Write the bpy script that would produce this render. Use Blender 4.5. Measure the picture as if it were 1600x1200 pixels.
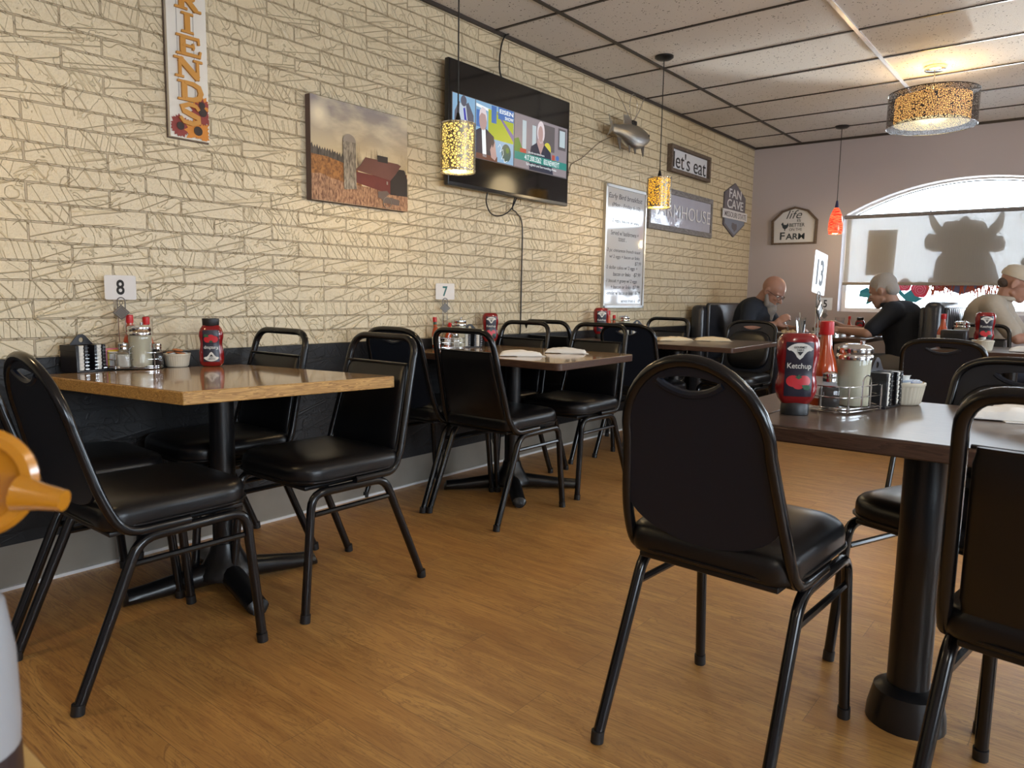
import bpy, bmesh, math, random
from mathutils import Vector, Matrix, Euler, noise
R = math.radians; PI = math.pi
random.seed(7)
for o in list(bpy.data.objects): bpy.data.objects.remove(o)
sc = bpy.context.scene
col = sc.collection

# ---------------- camera ----------------
F_PX = 1144.13
cd = bpy.data.cameras.new('camera'); cam = bpy.data.objects.new('camera', cd); col.objects.link(cam)
cd.sensor_width = 36; cd.lens = F_PX / 1600 * 36; cd.clip_start = .02
yaw, pit, rol = .673236801, -.120074375, .0156986715
fw = Vector((-math.sin(yaw)*math.cos(pit), math.cos(yaw)*math.cos(pit), math.sin(pit)))
r0 = Vector((math.cos(yaw), math.sin(yaw), 0)); u0 = r0.cross(fw)
r1 = r0*math.cos(rol) + u0*math.sin(rol); u1 = -r0*math.sin(rol) + u0*math.cos(rol)
cam.matrix_world = Matrix(((r1.x, u1.x, -fw.x, 2.91889), (r1.y, u1.y, -fw.y, 0), (r1.z, u1.z, -fw.z, 1.05622), (0, 0, 0, 1)))
cd.dof.use_dof = True; cd.dof.focus_distance = 2.9; cd.dof.aperture_fstop = 11.5
sc.camera = cam

# ---------------- view, world, sun, window light ----------------
sc.view_settings.view_transform = 'Standard'; sc.view_settings.look = 'None'
sc.view_settings.gamma = 1; sc.view_settings.use_curve_mapping = False
sc.view_settings.exposure = 0.12
H = 2.6; L = 7.6; XR = 6.5; YB = -3.0
world = bpy.data.worlds.new('world'); sc.world = world; world.use_nodes = True
wn = world.node_tree; wn.nodes.clear()
wo = wn.nodes.new('ShaderNodeOutputWorld'); wb_ = wn.nodes.new('ShaderNodeBackground')
wt = wn.nodes.new('ShaderNodeTexCoord'); ws = wn.nodes.new('ShaderNodeSeparateXYZ'); wr = wn.nodes.new('ShaderNodeValToRGB')
wn.links.new(wt.outputs['Generated'], ws.inputs[0]); wn.links.new(ws.outputs['Z'], wr.inputs[0])
wr.color_ramp.elements[0].position = 0.0; wr.color_ramp.elements[0].color = (.62, .68, .78, 1)
wr.color_ramp.elements[1].position = .35; wr.color_ramp.elements[1].color = (.80, .89, 1, 1)
wn.links.new(wr.outputs[0], wb_.inputs[0]); wb_.inputs[1].default_value = 19.0
wn.links.new(wb_.outputs[0], wo.inputs[0])

def light(name, kind, loc, rot, energy, color=(1, 1, 1), **kw):
    l = bpy.data.lights.new(name, kind); l.energy = energy; l.color = color
    for k, v in kw.items(): setattr(l, k, v)
    o = bpy.data.objects.new(name, l); o.location = loc; o.rotation_euler = rot; col.objects.link(o)
    return o
def portal(name, loc, rot, sx, sy):
    o = light(name, 'AREA', loc, rot, 1, shape='RECTANGLE', size=sx, size_y=sy)
    o.data.cycles.is_portal = True
# window openings: the sky is sampled through them
portal('portal_front', (1.97, L+.21, 1.56), (R(-90), 0, 0), 2.2, 1.2)
portal('portal_front_second', (4.9, L+.21, 1.56), (R(-90), 0, 0), 2.2, 1.2)
portal('portal_side', (XR+.2, .1, 1.5), (0, R(90), 0), 1.3, 2.6)
portal('portal_side_second', (XR+.2, 4.2, 1.5), (0, R(90), 0), 1.3, 2.6)
# sunlight thrown up by a parked car outside: passes the clear top of the arched window and lands on the ceiling
gl = light('car_glint_light', 'SPOT', (1.97, 14.2, .35), (0, 0, 0), 3600, (1, .97, .92), spot_size=R(38), spot_blend=.1, shadow_soft_size=.16)
gl.rotation_euler = Vector((0, -6.5, 1.6)).to_track_quat('-Z', 'Y').to_euler()

# ---------------- materials ----------------
MATS = {}
def nodes(m):
    m.use_nodes = True; nt = m.node_tree; b = nt.nodes.get('Principled BSDF'); return nt, b
def mat(name, c, rough=.5, metal=0, spec=.5, trans=0, emis=None, es=0, coat=0, bump=None, ior=None, var=0, sheen=0, alpha=1):
    if name in MATS: return MATS[name]
    m = bpy.data.materials.new(name); nt, b = nodes(m)
    b.inputs['Base Color'].default_value = (*c, 1); b.inputs['Roughness'].default_value = rough
    b.inputs['Metallic'].default_value = metal; b.inputs['Specular IOR Level'].default_value = spec
    b.inputs['Transmission Weight'].default_value = trans; b.inputs['Coat Weight'].default_value = coat
    if ior: b.inputs['IOR'].default_value = ior
    if alpha < 1: b.inputs['Alpha'].default_value = alpha
    if emis: b.inputs['Emission Color'].default_value = (*emis, 1); b.inputs['Emission Strength'].default_value = es
    tc = nt.nodes.new('ShaderNodeTexCoord')
    if var:
        n = nt.nodes.new('ShaderNodeTexNoise'); n.inputs['Scale'].default_value = 9; n.inputs['Detail'].default_value = 5
        nt.links.new(tc.outputs['Object'], n.inputs['Vector'])
        mx = nt.nodes.new('ShaderNodeMix'); mx.data_type = 'RGBA'
        mx.inputs[6].default_value = (*[x*(1-var) for x in c], 1); mx.inputs[7].default_value = (*[min(1, x*(1+var)) for x in c], 1)
        nt.links.new(n.outputs['Fac'], mx.inputs[0]); nt.links.new(mx.outputs[2], b.inputs['Base Color'])
    if bump:
        n = nt.nodes.new('ShaderNodeTexNoise'); n.inputs['Scale'].default_value = bump[0]; n.inputs['Detail'].default_value = 4
        nt.links.new(tc.outputs['Object'], n.inputs['Vector'])
        bp = nt.nodes.new('ShaderNodeBump'); bp.inputs['Strength'].default_value = bump[1]; bp.inputs['Distance'].default_value = bump[2] if len(bump) > 2 else .002
        nt.links.new(n.outputs['Fac'], bp.inputs['Height']); nt.links.new(bp.outputs[0], b.inputs['Normal'])
    MATS[name] = m; return m
class NT:
    """tiny node graph helper"""
    def __init__(s, name):
        s.m = bpy.data.materials.new(name); s.nt, s.b = nodes(s.m); s.tc = s.nt.nodes.new('ShaderNodeTexCoord'); MATS[name] = s.m
    def n(s, t, ins=None, **kw):
        x = s.nt.nodes.new(t)
        for k, v in kw.items(): setattr(x, k, v)
        for k, v in (ins or {}).items():
            if isinstance(v, bpy.types.NodeSocket): s.nt.links.new(v, x.inputs[k])
            else: x.inputs[k].default_value = v
        return x
    def math(s, op, a, b=0.0, c=0.0):
        x = s.n('ShaderNodeMath', operation=op)
        for i, v in enumerate((a, b, c)):
            if isinstance(v, bpy.types.NodeSocket): s.nt.links.new(v, x.inputs[i])
            else: x.inputs[i].default_value = v
        return x.outputs[0]
    def mixc(s, f, a, b):
        x = s.n('ShaderNodeMix', data_type='RGBA')
        for i, v in ((0, f), (6, a), (7, b)):
            if isinstance(v, bpy.types.NodeSocket): s.nt.links.new(v, x.inputs[i])
            else: x.inputs[i].default_value = v if i == 0 else (*v, 1)
        return x.outputs[2]
    def set(s, k, v):
        if isinstance(v, bpy.types.NodeSocket): s.nt.links.new(v, s.b.inputs[k])
        else: s.b.inputs[k].default_value = v

def brick_mat(name, c_lo, c_hi, c_mortar, rough=.42, strength=1.0):
    g = NT(name)
    sp = g.n('ShaderNodeSeparateXYZ', {0: g.tc.outputs['Object']})
    v = g.n('ShaderNodeCombineXYZ', {0: sp.outputs[1], 1: sp.outputs[2]}).outputs[0]
    wob = g.n('ShaderNodeTexNoise', {'Vector': v, 'Scale': 2.5, 'Detail': 2.0})
    vv = g.n('ShaderNodeVectorMath', {0: v}, operation='ADD')
    sub = g.n('ShaderNodeVectorMath', {0: wob.outputs['Color'], 1: (.5, .5, .5)}, operation='SUBTRACT')
    sca = g.n('ShaderNodeVectorMath', {0: sub.outputs[0], 1: (.012, .012, 0)}, operation='MULTIPLY')
    g.nt.links.new(sca.outputs[0], vv.inputs[1]); vec = vv.outputs[0]
    br = g.n('ShaderNodeTexBrick', {'Vector': vec, 'Color1': (0, 0, 0, 1), 'Color2': (1, 1, 1, 1), 'Mortar': (0, 0, 0, 1), 'Scale': 1.0,
             'Mortar Size': .0042, 'Mortar Smooth': .25, 'Brick Width': .275, 'Row Height': .0677}, offset=.5)
    br.offset_frequency = 2
    rnd = g.n('ShaderNodeSeparateColor', {0: br.outputs['Color']}).outputs[0]
    fac = br.outputs['Fac']      # 1 in mortar
    # tooled diagonal scratches, direction changes from brick to brick
    ang = g.math('ADD', g.math('MULTIPLY', g.math('GREATER_THAN', rnd, .36), -1.35), .85)
    ang = g.math('ADD', ang, g.math('MULTIPLY', rnd, .35))
    ro = g.n('ShaderNodeVectorRotate', {'Vector': v, 'Angle': ang}, rotation_type='Z_AXIS')
    def scratch(vec_, sc_, width, seed):
        st = g.n('ShaderNodeVectorMath', {0: vec_, 1: sc_}, operation='MULTIPLY')
        ov = g.n('ShaderNodeCombineXYZ', {0: g.math('MULTIPLY', rnd, 37.0+seed), 1: g.math('MULTIPLY', rnd, 91.0+seed*3)})
        of = g.n('ShaderNodeVectorMath', {0: st.outputs[0], 1: ov.outputs[0]}, operation='ADD')
        q = g.n('ShaderNodeTexNoise', {'Vector': of.outputs[0], 'Scale': 1.0, 'Detail': 0.6}).outputs['Fac']
        return g.n('ShaderNodeMapRange', {0: g.math('ABSOLUTE', g.math('SUBTRACT', q, .5)), 1: 0.0, 2: width, 3: 1.0, 4: 0.0}, interpolation_type='SMOOTHSTEP').outputs[0]
    s1 = scratch(ro.outputs[0], (1.0, 19.0, 1.0), .020, 0.0)
    ro2 = g.n('ShaderNodeVectorRotate', {'Vector': v, 'Angle': g.math('ADD', g.math('MULTIPLY', rnd, -1.5), 1.9)}, rotation_type='Z_AXIS')
    s2 = scratch(ro2.outputs[0], (1.3, 30.0, 1.0), .014, 5.0)
    sel = g.math('GREATER_THAN', g.n('ShaderNodeTexNoise', {'Vector': v, 'Scale': 6.0, 'Detail': 1.0}).outputs['Fac'], .50)
    crumb = g.n('ShaderNodeTexNoise', {'Vector': v, 'Scale': 75.0, 'Detail': 5.0, 'Roughness': .6})
    lump = g.n('ShaderNodeTexNoise', {'Vector': v, 'Scale': 11.0, 'Detail': 2.0, 'Distortion': 1.2})
    lr = g.n('ShaderNodeMapRange', {0: g.math('ABSOLUTE', g.math('SUBTRACT', lump.outputs['Fac'], .5)), 1: 0.0, 2: .02, 3: 1.0, 4: 0.0}).outputs[0]
    h = g.math('ADD', g.math('MULTIPLY', s1, .55), g.math('MULTIPLY', crumb.outputs['Fac'], .42))
    h = g.math('ADD', h, g.math('MULTIPLY', g.math('MULTIPLY', s2, sel), .40))
    h = g.math('ADD', h, g.math('MULTIPLY', g.math('MULTIPLY', lr, g.math('SUBTRACT', 1.0, sel)), .40))
    h = g.math('ADD', h, g.math('MULTIPLY', lump.outputs['Fac'], .8))
    h = g.math('ADD', h, g.math('MULTIPLY', g.math('SUBTRACT', 1.0, fac), 1.5))
    bp = g.n('ShaderNodeBump', {'Strength': strength, 'Distance': .0075, 'Height': h})
    g.set('Normal', bp.outputs[0])
    tone = g.n('ShaderNodeTexNoise', {'Vector': v, 'Scale': 1.3, 'Detail': 3.0})
    c = g.mixc(tone.outputs['Fac'], c_lo, c_hi)
    pit = g.n('ShaderNodeTexNoise', {'Vector': v, 'Scale': 110.0, 'Detail': 2.0})
    pf = g.n('ShaderNodeMapRange', {0: pit.outputs['Fac'], 1: .66, 2: .74, 3: 0.0, 4: .6}).outputs[0]
    c = g.mixc(pf, c, tuple(x*.35 for x in c_lo))
    c = g.mixc(g.math('MULTIPLY', fac, .8), c, c_mortar)
    g.set('Base Color', c); g.set('Roughness', rough); g.set('Specular IOR Level', .5)
    return g.m
brick_mat('painted_brick', (.60, .505, .33), (.70, .60, .42), (.33, .26, .16), .27)
brick_mat('black_brick', (.005, .005, .006), (.008, .008, .010), (.003, .003, .004), .50, .35)

def floor_mat():
    g = NT('wood_floor'); v = g.tc.outputs['Object']
    br = g.n('ShaderNodeTexBrick', {'Vector': v, 'Color1': (0, 0, 0, 1), 'Color2': (1, 1, 1, 1), 'Mortar': (0, 0, 0, 1), 'Scale': 1.0,
             'Mortar Size': .0006, 'Mortar Smooth': .1, 'Brick Width': .92, 'Row Height': .152}, offset=.37)
    rnd = g.n('ShaderNodeSeparateColor', {0: br.outputs['Color']}).outputs[0]
    st = g.n('ShaderNodeVectorMath', {0: v, 1: (1.7, 13.0, 1.0)}, operation='MULTIPLY')
    offv = g.n('ShaderNodeCombineXYZ', {0: g.math('MULTIPLY', rnd, 23.0), 1: g.math('MULTIPLY', rnd, 57.0)})
    add = g.n('ShaderNodeVectorMath', {0: st.outputs[0], 1: offv.outputs[0]}, operation='ADD')
    n1 = g.n('ShaderNodeTexNoise', {'Vector': add.outputs[0], 'Scale': 1.0, 'Detail': 7.0, 'Roughness': .62, 'Distortion': 1.3})
    # contour-like grain
    rings = g.math('FRACT', g.math('MULTIPLY', n1.outputs['Fac'], 11.0))
    rings = g.math('ABSOLUTE', g.math('SUBTRACT', rings, .5))
    st2 = g.n('ShaderNodeVectorMath', {0: v, 1: (9.0, 190.0, 1.0)}, operation='MULTIPLY')
    n2 = g.n('ShaderNodeTexNoise', {'Vector': st2.outputs[0], 'Scale': 1.0, 'Detail': 3.0})
    c = g.mixc(g.n('ShaderNodeMapRange', {0: n1.outputs['Fac'], 1: .3, 2: .7}).outputs[0], (.35, .155, .036), (.66, .36, .10))
    c = g.mixc(g.n('ShaderNodeMapRange', {0: rings, 1: 0.0, 2: .14, 3: .75, 4: 0.0}).outputs[0], c, (.24, .095, .026))
    c = g.mixc(g.n('ShaderNodeMapRange', {0: n2.outputs['Fac'], 1: .5, 2: .68, 3: 0.0, 4: .55}).outputs[0], c, (.21, .082, .022))
    c = g.mixc(g.math('MULTIPLY', rnd, .30), c, (.55, .25, .062))
    c = g.mixc(g.math('MULTIPLY', br.outputs['Fac'], .75), c, (.07, .03, .012))
    g.set('Base Color', c)
    g.set('Roughness', g.n('ShaderNodeMapRange', {0: n2.outputs['Fac'], 1: .3, 2: .7, 3: .40, 4: .52}).outputs[0]); g.set('Specular IOR Level', .8); g.set('Coat Weight', .35); g.set('Coat Roughness', .42)
    hh = g.math('SUBTRACT', g.math('MULTIPLY', n2.outputs['Fac'], .4), br.outputs['Fac'])
    g.set('Normal', g.n('ShaderNodeBump', {'Strength': .35, 'Distance': .0012, 'Height': hh}).outputs[0])
floor_mat()

def ceil_mat():
    g = NT('ceiling_tile'); v = g.tc.outputs['Object']
    vo = g.n('ShaderNodeTexVoronoi', {'Vector': v, 'Scale': 50.0}, feature='F1')
    n = g.n('ShaderNodeTexNoise', {'Vector': v, 'Scale': 22.0, 'Detail': 4.0})
    n2 = g.n('ShaderNodeTexNoise', {'Vector': v, 'Scale': 150.0, 'Detail': 4.0})
    sz = g.n('ShaderNodeMapRange', {0: n.outputs['Fac'], 1: .4, 2: .62, 3: .07, 4: .24}).outputs[0]
    hole = g.math('LESS_THAN', vo.outputs['Distance'], sz)
    c = g.mixc(g.math('MULTIPLY', hole, .95), (.72, .70, .67), (.10, .09, .08))
    g.set('Base Color', c); g.set('Roughness', .8)
    g.set('Normal', g.n('ShaderNodeBump', {'Strength': .6, 'Distance': .003, 'Height': g.math('SUBTRACT', n2.outputs['Fac'], hole)}).outputs[0])
ceil_mat()

def wood_mat(name, lo, hi, scale=(2, 40, 40), rough=.3, coat=0.0):
    g = NT(name); v = g.tc.outputs['Object']
    st = g.n('ShaderNodeVectorMath', {0: v, 1: scale}, operation='MULTIPLY')
    n = g.n('ShaderNodeTexNoise', {'Vector': st.outputs[0], 'Scale': 1.0, 'Detail': 6.0, 'Distortion': .6})
    w = g.math('FRACT', g.math('MULTIPLY', n.outputs['Fac'], 7.0))
    g.set('Base Color', g.mixc(g.n('ShaderNodeMapRange', {0: w, 1: 0.0, 2: 1.0}).outputs[0], lo, hi))
    g.set('Roughness', rough); g.set('Coat Weight', coat); g.set('Coat Roughness', .06)
wood_mat('oak_edge', (.28, .12, .03), (.62, .33, .10), (3, 90, 90), .4)
wood_mat('oak_edge_y', (.30, .14, .035), (.66, .38, .12), (40, 3.5, 75), .4)
wood_mat('oak_top_gold', (.50, .28, .07), (.66, .40, .12), (3, 28, 1), .4)
wood_mat('oak_top', (.36, .22, .10), (.50, .32, .16), (3, 28, 1), .12, .5)
wood_mat('dark_edge', (.05, .025, .018), (.10, .055, .035), (4, 60, 60), .3)
wood_mat('walnut_top', (.075, .052, .042), (.12, .085, .065), (3, 30, 1), .3, .2)
wood_mat('barn_wood', (.08, .055, .04), (.16, .12, .09), (30, 6, 30), .7)
wood_mat('grey_wood', (.12, .11, .11), (.25, .24, .24), (30, 6, 30), .7)

mat('wall_paint', (.46, .43, .46), .6, bump=(180, .25, .001))
mat('reveal_white', (.78, .78, .78), .5)
mat('base_trim', (.27, .24, .20), .5, var=.15)
mat('tee_dark', (.035, .028, .024), .45)
mat('tee_window_sheen', (.75, .75, .76), .25, metal=.3)  # bright copy of the tee metal: the window's reflection put into its colour
mat('black_metal', (.005, .005, .006), .20, metal=0, spec=.5)
mat('black_vinyl', (.005, .005, .006), .32, spec=.45, bump=(420, .18, .0006))
mat('black_shell', (.010, .014, .025), .42, spec=.3)
mat('cast_black', (.006, .006, .007), .32, bump=(60, .2, .001))
mat('chrome', (.75, .75, .75), .14, metal=1)
mat('brushed', (.55, .54, .52), .3, metal=1)
mat('pewter', (.18, .17, .16), .4, metal=1, bump=(300, .6, .001))
mat('glass', (.93, .95, .95), .04, trans=1, ior=1.45)
mat('water', (.85, .9, .95), .02, trans=1, ior=1.33)
mat('white_paper', (.80, .79, .76), .75, bump=(30, .3, .003))
mat('kraft_paper', (.66, .55, .37), .8, bump=(30, .4, .003))
mat('card', (.78, .78, .79), .35)
mat('ink', (.012, .012, .014), .5)
mat('teal_ink', (.02, .16, .17), .5)
mat('ketchup', (.22, .006, .008), .16, spec=.6, coat=.4)
mat('cap_black', (.010, .010, .011), .45)
mat('label_dark', (.018, .016, .030), .35)
mat('label_cream', (.74, .72, .66), .4)
mat('label_green', (.02, .10, .04), .4)
mat('tomato', (.55, .02, .03), .35)
mat('salt', (.78, .76, .70), .6, bump=(200, .4, .001))
mat('sugar', (.72, .68, .52), .6, bump=(200, .4, .001))
mat('pepper', (.06, .05, .045), .8, bump=(200, .6, .001))
mat('hot_sauce', (.42, .06, .012), .2, coat=.5)
mat('red_cap', (.50, .012, .015), .35)
mat('green_wrap', (.01, .06, .03), .3)
mat('ceramic', (.66, .60, .48), .35)
mat('creamer_white', (.72, .70, .64), .4)
mat('creamer_brown', (.10, .055, .035), .5)
mat('creamer_orange', (.60, .17, .03), .4)
mat('creamer_blue', (.25, .36, .55), .4)
mat('pink', (.75, .22, .32), .5); mat('yellow', (.75, .58, .08), .5)
mat('rack_black', (.012, .011, .014), .3)
mat('tv_black', (.006, .006, .007), .09, spec=.6)
mat('tv_bezel', (.01, .01, .011), .3)
mat('cable', (.01, .01, .01), .5)
mat('wire_tan', (.10, .07, .05), .5)
mat('sign_white', (.70, .68, .62), .6, var=.05)
mat('sign_orange', (.52, .24, .03), .5)
mat('sign_slate', (.13, .12, .14), .5, var=.12)
mat('sign_pale', (.66, .66, .68), .5)
mat('sign_blue', (.20, .23, .30), .5, var=.2)
mat('farm_white', (.62, .64, .68), .5)
mat('farm_ink', (.03, .045, .06), .5)
mat('whiteboard', (.50, .51, .53), .07, spec=.7)
mat('marker', (.015, .015, .02), .4)
mat('plastic_wrap', (.42, .43, .52), .14, coat=.6, bump=(7, .5, .02))
mat('canvas_side', (.14, .10, .09), .8)
mat('tin', (.45, .45, .43), .32, metal=1, bump=(90, .7, .003))
mat('skin', (.40, .22, .165), .5, bump=(90, .15, .001)); mat('skin_pale', (.43, .26, .20), .5, bump=(90, .15, .001))
mat('tee_navy', (.012, .018, .030), .85, bump=(40, .3, .004)); mat('polo_navy', (.010, .015, .026), .85, bump=(40, .3, .004))
mat('shirt_beige', (.42, .38, .32), .85, bump=(22, .5, .008)); mat('cap_beige', (.55, .51, .43), .8, bump=(60, .3, .002))
mat('jeans', (.04, .05, .08), .85); mat('grey_pants', (.16, .15, .14), .85)
mat('beard_grey', (.27, .25, .235), .9, bump=(150, 1.0, .006)); mat('hair_grey', (.40, .38, .36), .9, bump=(150, 1.0, .006)); mat('hair_dark', (.09, .07, .06), .9, bump=(150, 1.0, .006))
mat('eye_white', (.7, .7, .68), .2); mat('iris', (.05, .03, .02), .2)
mat('amber', (.48, .19, .010), .18, coat=.6, spec=.6); mat('amber_dark', (.20, .06, .004), .25)
mat('milk_plastic', (.33, .34, .36), .35); mat('base_plum', (.035, .022, .022), .3)
mat('food_cream', (.65, .52, .33), .7, bump=(50, 1, .006)); mat('food_brown', (.25, .12, .05), .7, bump=(50, 1, .006)); mat('plate_grey', (.25, .25, .26), .3)
mat('phone', (.02, .06, .16), .2)
mat('asphalt', (.30, .30, .31), .9, var=.15)
mat('booth_vinyl', (.018, .020, .026), .28, spec=.6, bump=(14, .25, .01))

# ---------------- mesh helpers ----------------
I4 = Matrix.Identity(4)
def T(x, y, z): return Matrix.Translation((x, y, z))
def RZ(d): return Matrix.Rotation(R(d), 4, 'Z')
def RX(d): return Matrix.Rotation(R(d), 4, 'X')
def RY(d): return Matrix.Rotation(R(d), 4, 'Y')
def S3(x, y, z): return Matrix.Diagonal((x, y, z, 1))
class MB:
    def __init__(s): s.v = []; s.f = []
    def add(s, vs, fs, M=I4):
        n = len(s.v); s.v += [tuple(M @ Vector(v)) for v in vs]; s.f += [tuple(i+n for i in f) for f in fs]; return s
    def box(s, c, d, M=I4):
        x, y, z = c; a, b, e = d[0]/2, d[1]/2, d[2]/2
        vs = [(x+i*a, y+j*b, z+k*e) for i in (-1, 1) for j in (-1, 1) for k in (-1, 1)]
        return s.add(vs, [(0, 1, 3, 2), (4, 6, 7, 5), (0, 4, 5, 1), (2, 3, 7, 6), (0, 2, 6, 4), (1, 5, 7, 3)], M)
    def rbox(s, c, d, r=.01, seg=3, M=I4):
        bm = bmesh.new(); bmesh.ops.create_cube(bm, size=1)
        for v in bm.verts: v.co = Vector((v.co.x*d[0], v.co.y*d[1], v.co.z*d[2]))
        bmesh.ops.bevel(bm, geom=list(bm.edges), offset=min(r, min(d)*.49), segments=seg, profile=.5, affect='EDGES')
        for v in bm.verts: v.co += Vector(c)
        s.add([v.co[:] for v in bm.verts], [[v.index for v in f.verts] for f in bm.faces], M); bm.free(); return s
    def tube(s, pts, r, n=10, closed=False, M=I4, flat=1.0):
        P = [Vector(p) for p in pts]; m = len(P); rr = r if isinstance(r, (list, tuple)) else [r]*m
        vs = []; fs = []; up = None
        for i in range(m):
            if closed: t = (P[(i+1) % m]-P[i-1])
            else: t = (P[min(i+1, m-1)]-P[max(i-1, 0)])
            t.normalize()
            if up is None:
                a = Vector((0, 0, 1)) if abs(t.z) < .9 else Vector((1, 0, 0)); up = (a - t*a.dot(t)).normalized()
            else:
                up = (up - t*up.dot(t)); up = up.normalized() if up.length > 1e-6 else t.orthogonal().normalized()
            b = t.cross(up)
            for k in range(n):
                q = 2*PI*k/n; vs.append(P[i] + up*math.cos(q)*rr[i]*flat + b*math.sin(q)*rr[i])
        for i in range(m if closed else m-1):
            j = (i+1) % m
            for k in range(n): fs.append((i*n+k, i*n+(k+1) % n, j*n+(k+1) % n, j*n+k))
        if not closed: fs += [tuple(range(n))[::-1], tuple(range((m-1)*n, m*n))]
        return s.add(vs, fs, M)
    def lathe(s, prof, n=24, M=I4):
        vs = []; fs = []
        for r, z in prof:
            for k in range(n): q = 2*PI*k/n; vs.append((r*math.cos(q), r*math.sin(q), z))
        for i in range(len(prof)-1):
            for k in range(n): fs.append((i*n+k, i*n+(k+1) % n, (i+1)*n+(k+1) % n, (i+1)*n+k))
        if prof[0][0] > 1e-6: fs.append(tuple(range(n))[::-1])
        if prof[-1][0] > 1e-6: fs.append(tuple(range((len(prof)-1)*n, len(prof)*n)))
        return s.add(vs, fs, M)
    def loft(s, rings, M=I4, cap=True):
        n = len(rings[0]); vs = [p for r in rings for p in r]; fs = []
        for i in range(len(rings)-1):
            for k in range(n): fs.append((i*n+k, i*n+(k+1) % n, (i+1)*n+(k+1) % n, (i+1)*n+k))
        if cap: fs += [tuple(range(n))[::-1], tuple(range((len(rings)-1)*n, len(rings)*n))]
        return s.add(vs, fs, M)
    def ell(s, c, r, M=I4, n=16, m=10):
        prof = [(math.sin(PI*i/m), -math.cos(PI*i/m)) for i in range(m+1)]
        return s.lathe([(max(a, 1e-4), b) for a, b in prof], n, M @ T(*c) @ S3(*r))
    def cap(s, a, b, ra, rb, M=I4, n=14):
        a = Vector(a); b = Vector(b); d = b-a; l = max(d.length, 1e-5); q = d.to_track_quat('Z', 'Y').to_matrix().to_4x4()
        prof = [(max(ra*math.sin(PI/2*i/5), 1e-4), -ra*math.cos(PI/2*i/5)) for i in range(6)]
        prof += [(max(rb*math.cos(PI/2*i/5), 1e-4), l+rb*math.sin(PI/2*i/5)) for i in range(6)]
        return s.lathe(prof, n, M @ T(*a) @ q)
    def poly(s, loops, th, M=I4, z0=0.0):
        """flat outline with holes in XY, thickness th from z0 upward"""
        bm = bmesh.new()
        for lp in loops:
            vs = [bm.verts.new((p[0], p[1], z0)) for p in lp]
            for i in range(len(vs)): bm.edges.new((vs[i], vs[(i+1) % len(vs)]))
        if len(loops) == 1 and False: pass
        bmesh.ops.triangle_fill(bm, use_beauty=True, use_dissolve=False, edges=list(bm.edges), normal=(0, 0, 1))
        bmesh.ops.recalc_face_normals(bm, faces=list(bm.faces))
        if th:
            r = bmesh.ops.extrude_face_region(bm, geom=list(bm.faces))
            bmesh.ops.translate(bm, verts=[g for g in r['geom'] if isinstance(g, bmesh.types.BMVert)], vec=(0, 0, th))
        bm.verts.index_update()
        s.add([v.co[:] for v in bm.verts], [[v.index for v in f.verts] for f in bm.faces], M); bm.free(); return s
    def text(s, body, rect, M=I4, depth=.001, bold=0.0, shear=0.0, fit=True):
        vs, fs = text_geo(body, bold, shear)
        x0, y0, w, h = rect
        xs = [v[0] for v in vs]; ys = [v[1] for v in vs]; a, b, c, d = min(xs), max(xs), min(ys), max(ys)
        sx = w/(b-a); sy = h/(d-c)
        if not fit: sx = sy
        zs = [v[2] for v in vs]; z0, z1 = min(zs), max(zs)
        return s.add([(x0+(v[0]-a)*sx, y0+(v[1]-c)*sy, (v[2]-z0)/(z1-z0)*depth) for v in vs], fs, M)
    def build(s, name, m, parent=None, smooth=True, angle=40, sub=0, bevel=0):
        me = bpy.data.meshes.new(name); me.from_pydata(s.v, [], s.f); me.update()
        bm = bmesh.new(); bm.from_mesh(me); bmesh.ops.recalc_face_normals(bm, faces=list(bm.faces)); bm.to_mesh(me); bm.free()
        me.materials.append(MATS[m] if isinstance(m, str) else m)
        o = bpy.data.objects.new(name, me); col.objects.link(o)
        if smooth:
            me.shade_smooth()
            try: me.set_sharp_from_angle(angle=R(angle))
            except Exception: pass
        if bevel:
            md = o.modifiers.new('bevel', 'BEVEL'); md.width = bevel; md.segments = 2; md.limit_method = 'ANGLE'
        if sub:
            md = o.modifiers.new('sub', 'SUBSURF'); md.levels = sub; md.render_levels = sub
        if parent: o.parent = parent
        return o
_tc = {}
def text_geo(body, bold=0.0, shear=0.0):
    k = (body, bold, shear)
    if k not in _tc:
        cu = bpy.data.curves.new('txt', 'FONT'); cu.body = body; cu.size = 1; cu.extrude = .02; cu.offset = bold; cu.shear = shear; cu.resolution_u = 4
        o = bpy.data.objects.new('txt', cu); col.objects.link(o); dg = bpy.context.evaluated_depsgraph_get()
        me = bpy.data.meshes.new_from_object(o.evaluated_get(dg))
        _tc[k] = ([v.co[:] for v in me.vertices], [tuple(p.vertices) for p in me.polygons])
        bpy.data.objects.remove(o); bpy.data.curves.remove(cu); bpy.data.meshes.remove(me)
    return _tc[k]
def arc(cx, cy, rx, ry, a0, a1, n): return [(cx+rx*math.cos(R(a0+(a1-a0)*i/n)), cy+ry*math.sin(R(a0+(a1-a0)*i/n))) for i in range(n+1)]
def rrect(w, h, r, n=5, cx=0, cy=0):
    p = []
    for sx, sy, a in ((1, 1, 0), (-1, 1, 90), (-1, -1, 180), (1, -1, 270)): p += arc(cx+sx*(w/2-r), cy+sy*(h/2-r), r, r, a, a+90, n)
    return p
def fillet(pts, r, n=5):
    P = [Vector(p) for p in pts]; out = [P[0]]
    for i in range(1, len(P)-1):
        a, b, c = P[i-1], P[i], P[i+1]; u = (a-b); w = (c-b); k = min(r, u.length*.48, w.length*.48)
        p0 = b+u.normalized()*k; p1 = b+w.normalized()*k
        for j in range(n+1): t = j/n; out.append(p0*(1-t)**2 + b*2*t*(1-t) + p1*t*t)
    out.append(P[-1]); return out
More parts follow.
